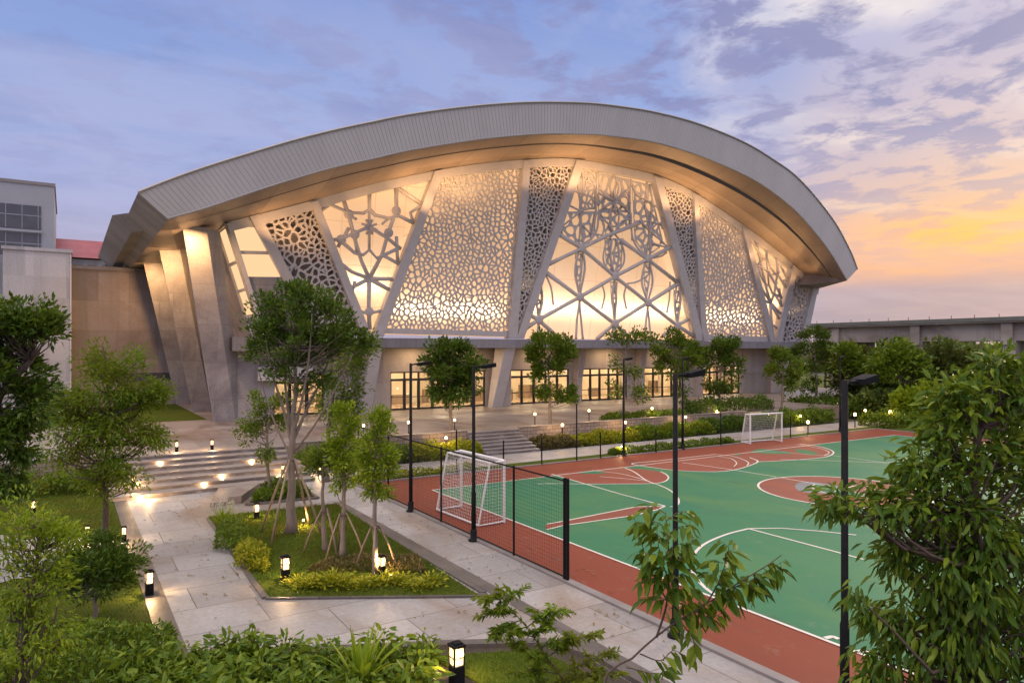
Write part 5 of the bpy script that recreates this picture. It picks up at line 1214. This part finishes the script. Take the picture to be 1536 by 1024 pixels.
# broad leaved plants of the front bed: three kinds, copied
tmpl = []
for k, (n, ln, w, m_) in enumerate(((34,.62,.10,'leaf_bed'),(46,.50,.085,'leaf_bed'),(40,.56,.075,'leaf_mid'))):
    Vs, Fs = blades(None, '', (0,0,0), n, ln, w, None, 200+k, (.35,1.25))
    rg = np.random.default_rng(300+k); st = []
    for lv in range(3):      # side leaves up the stems
        q = rg.normal(size=(26,3))*np.array([.16,.16,.06])+np.array([0,0,.22+.16*lv]); st.append(q)
    P = np.concatenate(st); T = np.column_stack([P[:,0]*3,P[:,1]*3,rg.uniform(-.3,.4,len(P))]); V2, F2 = leaf_mesh(P, T, rg.uniform(.16,.30,len(P)), .38, rg, 'long')
    tmpl.append((np.concatenate(Vs), np.array(Fs), V2, F2, m_))
LB = 'broad leaved green plant massed in the front bed'
protos = []
for V, F, V2, F2, m_ in tmpl:
    o = np_mesh('leafy_plant', V, F, M[m_], None, True); np_mesh('side_leaves', V2, F2, M[m_], o, True); tag(o, LB, 'plant', 'broad leaved plants in the front bed'); protos.append(o)
rb_ = random.Random(17); used = [False]*3
spots = []
for row, (yy, x0, x1, n) in enumerate(((1003,262,640,13),(1028,190,640,16),(1058,130,650,18),(1095,100,640,16))):
    for i in range(n):
        px = x0+(x1-x0)*(i+.5)/n+rb_.uniform(-9,9); py = yy+rb_.uniform(-7,7); spots.append((px,py))
for i, (px, py) in enumerate(spots):
    v = G(px,py,.02); k = i % 3; sc = rb_.uniform(.55,.95)
    if not used[k]: protos[k].location = v; protos[k].rotation_euler = (0,0,rb_.uniform(0,6)); protos[k].scale = (sc,sc,sc); used[k] = True
    else: dup(protos[k], v, rb_.uniform(0,6.28), (sc,sc,sc*rb_.uniform(.85,1.2)))
# --- near trees at the right and bottom
tree('drooping_tree', 'large near tree with long drooping leaves filling the right edge', PD(1490,525,6.2)-Vector((0,0,5.6)), [(1480,1500),(1470,1100),(1465,900),(1462,760),(1470,640)],
  [(1455,600,50,42,16),(1520,600,40,44,14),(1440,690,66,46,24),(1530,700,60,60,24),(1405,765,72,44,24),(1500,800,90,60,40),(1330,745,48,30,14),(1265,752,34,18,7),(1430,860,86,56,36),(1348,832,28,34,9),(1510,930,100,70,44),
   (1400,950,70,60,30),(1326,935,22,26,6),(1282,900,20,14,3),(1430,1030,100,60,34),(1330,1010,50,40,14),(1490,540,14,18,5),(1405,640,26,22,6),(1375,700,30,22,8),(1535,560,26,20,8),(1425,600,18,18,5)], Y=6.2, leaf=.125, per=27, subr=.185, r0=.10, r1=.03, mat='leaf_droop', bark='barkdark', seed=101, wr=.31, droop=.55, kind='long', up=.0, twig=.004)
def sprig_tree(name, label, base, Y, stems, leaf, mat, seed, wr=.34, step=.05, droop=.8, kind='long', r=.016):
    """young tree drawn stem by stem; stems = list of (picture polyline, radius, leafy-from)"""
    rng = np.random.default_rng(seed); t = thing(name, label, 'sapling', base); mb = MB(); Ps, Ts, Ls = [], [], []
    for pts, rr, lf in stems:
        W = [PD(p[0],p[1],Y+(p[2] if len(p) > 2 else 0)) for p in pts]
        if pts[0][1] > 1024: W = [Vector(base)+Vector((0,0,-.05)), (Vector(base)*.45+W[0]*.55)+Vector((.05,0,0))]+W
        C = spline(W, 40); m = len(C); mb.tube(C, [rr*(1-.8*i/(m-1)) for i in range(m)], 6)
        L = sum((C[i+1]-C[i]).length for i in range(m-1)); s = 0; nxt = L*lf; sg = 1
        for i in range(m-1):
            s += (C[i+1]-C[i]).length
            while s >= nxt:
                tdir = np.array((C[i+1]-C[i]).normalized()); sd = np.cross(tdir,[0,0,1.0]); sd /= max(np.linalg.norm(sd),1e-6)
                a = rng.uniform(-.9,.9); lat = sd*sg*math.cos(a)+np.array([0,0,1.0])*math.sin(a)*.6
                Ps.append(np.array(C[i])); Ts.append(lat*.8+tdir*.55+np.array([0,0,-droop])+rng.normal(size=3)*.2); Ls.append(leaf*rng.uniform(.65,1.15)*(1-.35*(s/L)**3)); sg = -sg; nxt += step*rng.uniform(.7,1.3)
    mb.build('trunk', M['barkdark'], t, True)
    V, F = leaf_mesh(np.array(Ps), np.array(Ts), np.array(Ls), wr, rng, kind); np_mesh('crown', V, F, M[mat], t, True); return t
tw_ = random.Random(12); TWG = []
for y_ in range(770,915,11):
    x_ = 999+(y_-770)*.03; sd_ = 1 if (y_//11) % 2 else -1
    TWG.append(([(x_,y_),(x_+sd_*tw_.uniform(18,28),y_-tw_.uniform(6,16),tw_.uniform(-.12,.12)),(x_+sd_*tw_.uniform(34,52),y_-tw_.uniform(2,18),tw_.uniform(-.2,.2))],.0035,.12))
for q_ in range(9):
    x_ = 1040+q_*15; y_ = 915-q_*9; TWG.append(([(x_,y_),(x_+tw_.uniform(8,20),y_+tw_.uniform(8,26),tw_.uniform(-.1,.1))],.003,.1))
for q_ in range(6):
    x_ = 1072+q_*4; y_ = 880-q_*12; TWG.append(([(x_,y_),(x_+(-1)**q_*tw_.uniform(12,24),y_-tw_.uniform(2,14),tw_.uniform(-.1,.1))],.003,.1))
b5 = PD(880,525,5.2); b5.z = 0
sprig_tree('sapling', 'slim sapling with drooping leaves in front of a light pole', b5, 5.2,
 [([(902,1040),(950,985),(1000,942),(1060,905),(1110,872),(1150,848),(1172,832)],.020,.80),([(985,955),(1000,905),(1004,850),(1001,800),(998,768)],.010,.25),
  ([(1000,900,.1),(975,850),(958,800),(950,772)],.006,.3),([(1004,850),(1030,820),(1044,800)],.005,.2),([(1060,905),(1078,872),(1090,838),(1094,812)],.007,.3),
  ([(1090,885),(1130,868),(1160,850),(1180,838)],.005,.15),([(960,980),(990,990),(1010,975),(1030,985)],.006,.3),([(940,1000),(985,1010),(1000,1000,-.1)],.005,.2),
  ([(1040,915),(1065,925),(1085,918)],.005,.2),([(1020,930,.1),(1040,960),(1038,990)],.005,.2),([(1003,870),(990,830),(985,790)],.005,.2)]+TWG, .165, 'leaf_droop', 7, .36, .023, .65)
b6 = PD(850,525,8.0); b6.z = 0
fs_ = [([(850,1035),(820,985),(790,940),(760,908),(735,890)],.018,.55)]
rr_ = random.Random(4)
for (x0,y0,x1,y1) in ((830,1000,760,960),(820,985,905,945),(800,955,745,945),(790,940,845,915),(770,915,722,925),(760,908,780,885),(840,1015,930,975),(850,1030,900,1010),(835,1010,770,1010),(810,970,870,960),(780,930,730,960),(845,1025,930,1010),(850,1033,790,1030),(745,897,728,905),(800,960,830,925)):
    fs_.append(([(x0,y0),((x0+x1)/2,(y0+y1)/2-6),(x1,y1)],.007,.15))
    for q in (.25,.4,.55,.7,.85):
        mx, my = x0+(x1-x0)*q, y0+(y1-y0)*q-3; fs_.append(([(mx,my,rr_.uniform(-.1,.1)),(mx+rr_.uniform(-22,22),my+rr_.uniform(-16,8),rr_.uniform(-.25,.25))],.003,.05))
sprig_tree('feathery_sapling', 'feathery light green sapling leaning over the path at the bottom', b6, 8.0, fs_, .125, 'leaf_fern', 8, .30, .0085, .12, 'fold')
# grass blades on the near lawns: nobody could count them
def grass(name, polys, n, seed, h=.055):
    rng = np.random.default_rng(seed); Ps = []
    for poly, z, share in polys:
        q = [Vector((p[0],p[1])) for p in poly]; xs = [p.x for p in q]; ys = [p.y for p in q]; m = int(n*share)
        P = np.column_stack([rng.uniform(min(xs),max(xs),m*2), rng.uniform(min(ys),max(ys),m*2)]); ok = np.zeros(len(P),bool); j = len(q)-1
        for i in range(len(q)):
            a, b = q[i], q[j]; c = ((a.y > P[:,1]) != (b.y > P[:,1])) & (P[:,0] < (b.x-a.x)*(P[:,1]-a.y)/((b.y-a.y) or 1e-9)+a.x); ok ^= c; j = i
        P = P[ok][:m]; zz = np.array([z(x,y) if callable(z) else z for x,y in P]); Ps.append(np.column_stack([P,zz]))
    P = np.concatenate(Ps); k = len(P); T = rng.normal(size=(k,3))*.45; T[:,2] = 1.0
    Y = P[:,0]*SN+P[:,1]*CS; L = h*rng.uniform(.5,1.4,k)*np.clip(Y/14,.8,1.8)
    T = unit(T); S = unit(np.cross(T, rng.normal(size=(k,3)))); w = (.006*np.clip(Y/12,.8,2))[:,None]
    V = np.stack([P-S*w, P+S*w, P+T*L[:,None]],1).reshape(-1,3); F = np.arange(3*k).reshape(-1,3)
    o = np_mesh(name, V, F, M['grass']); o['kind'] = 'stuff'; return o
def plz_(x, y):
    # height of the planter's mound
    best = .05
    A, B, C, D = [Vector(p) for p in PL]
    v = min(1,max(0,(y-(A.y+(B.y-A.y)*(x-A.x)/(B.x-A.x)))/(24.9-(A.y+(B.y-A.y)*(x-A.x)/(B.x-A.x))))); u = min(1,max(0,(x-3.9)/4.2))
    return .04+.16*math.sin(math.pi*u)**.7*math.sin(math.pi*v)**.7
grass('grass', [(PL,plz_,.42),(rect(-6,1.45,13,33.5),-.02,.52),([(FB2.x-.4,FB2.y-.35),(FB3.x-.1,FB3.y-.25),(7.7,8.6),(5.9,9.8)],.05,.06)], 90000, 9)

rng = np.random.default_rng(77); n = 520; P = []
while len(P) < n:
    x, y = rng.uniform(1.9,11.5), rng.uniform(9.5,29.5); z = .03
    inp = 3.8 < x < 8.3 and 13.7 < y < 25.2
    if inp or (y < 14 and x < 5.5): continue
    P.append((x,y,z))
P = np.array(P); T = rng.normal(size=(n,3)); T[:,2] *= .12
V, F = leaf_mesh(P, T, rng.uniform(.05,.12,n), .5, rng, 'fold', .9)
M['deadleaf'] = leafmat('fallen leaves', (.10,.055,.02), (.16,.10,.03), (.14,.15,.03), .2, .6)
o = np_mesh('fallen_leaves', V, F, M['deadleaf']); o['kind'] = 'stuff'
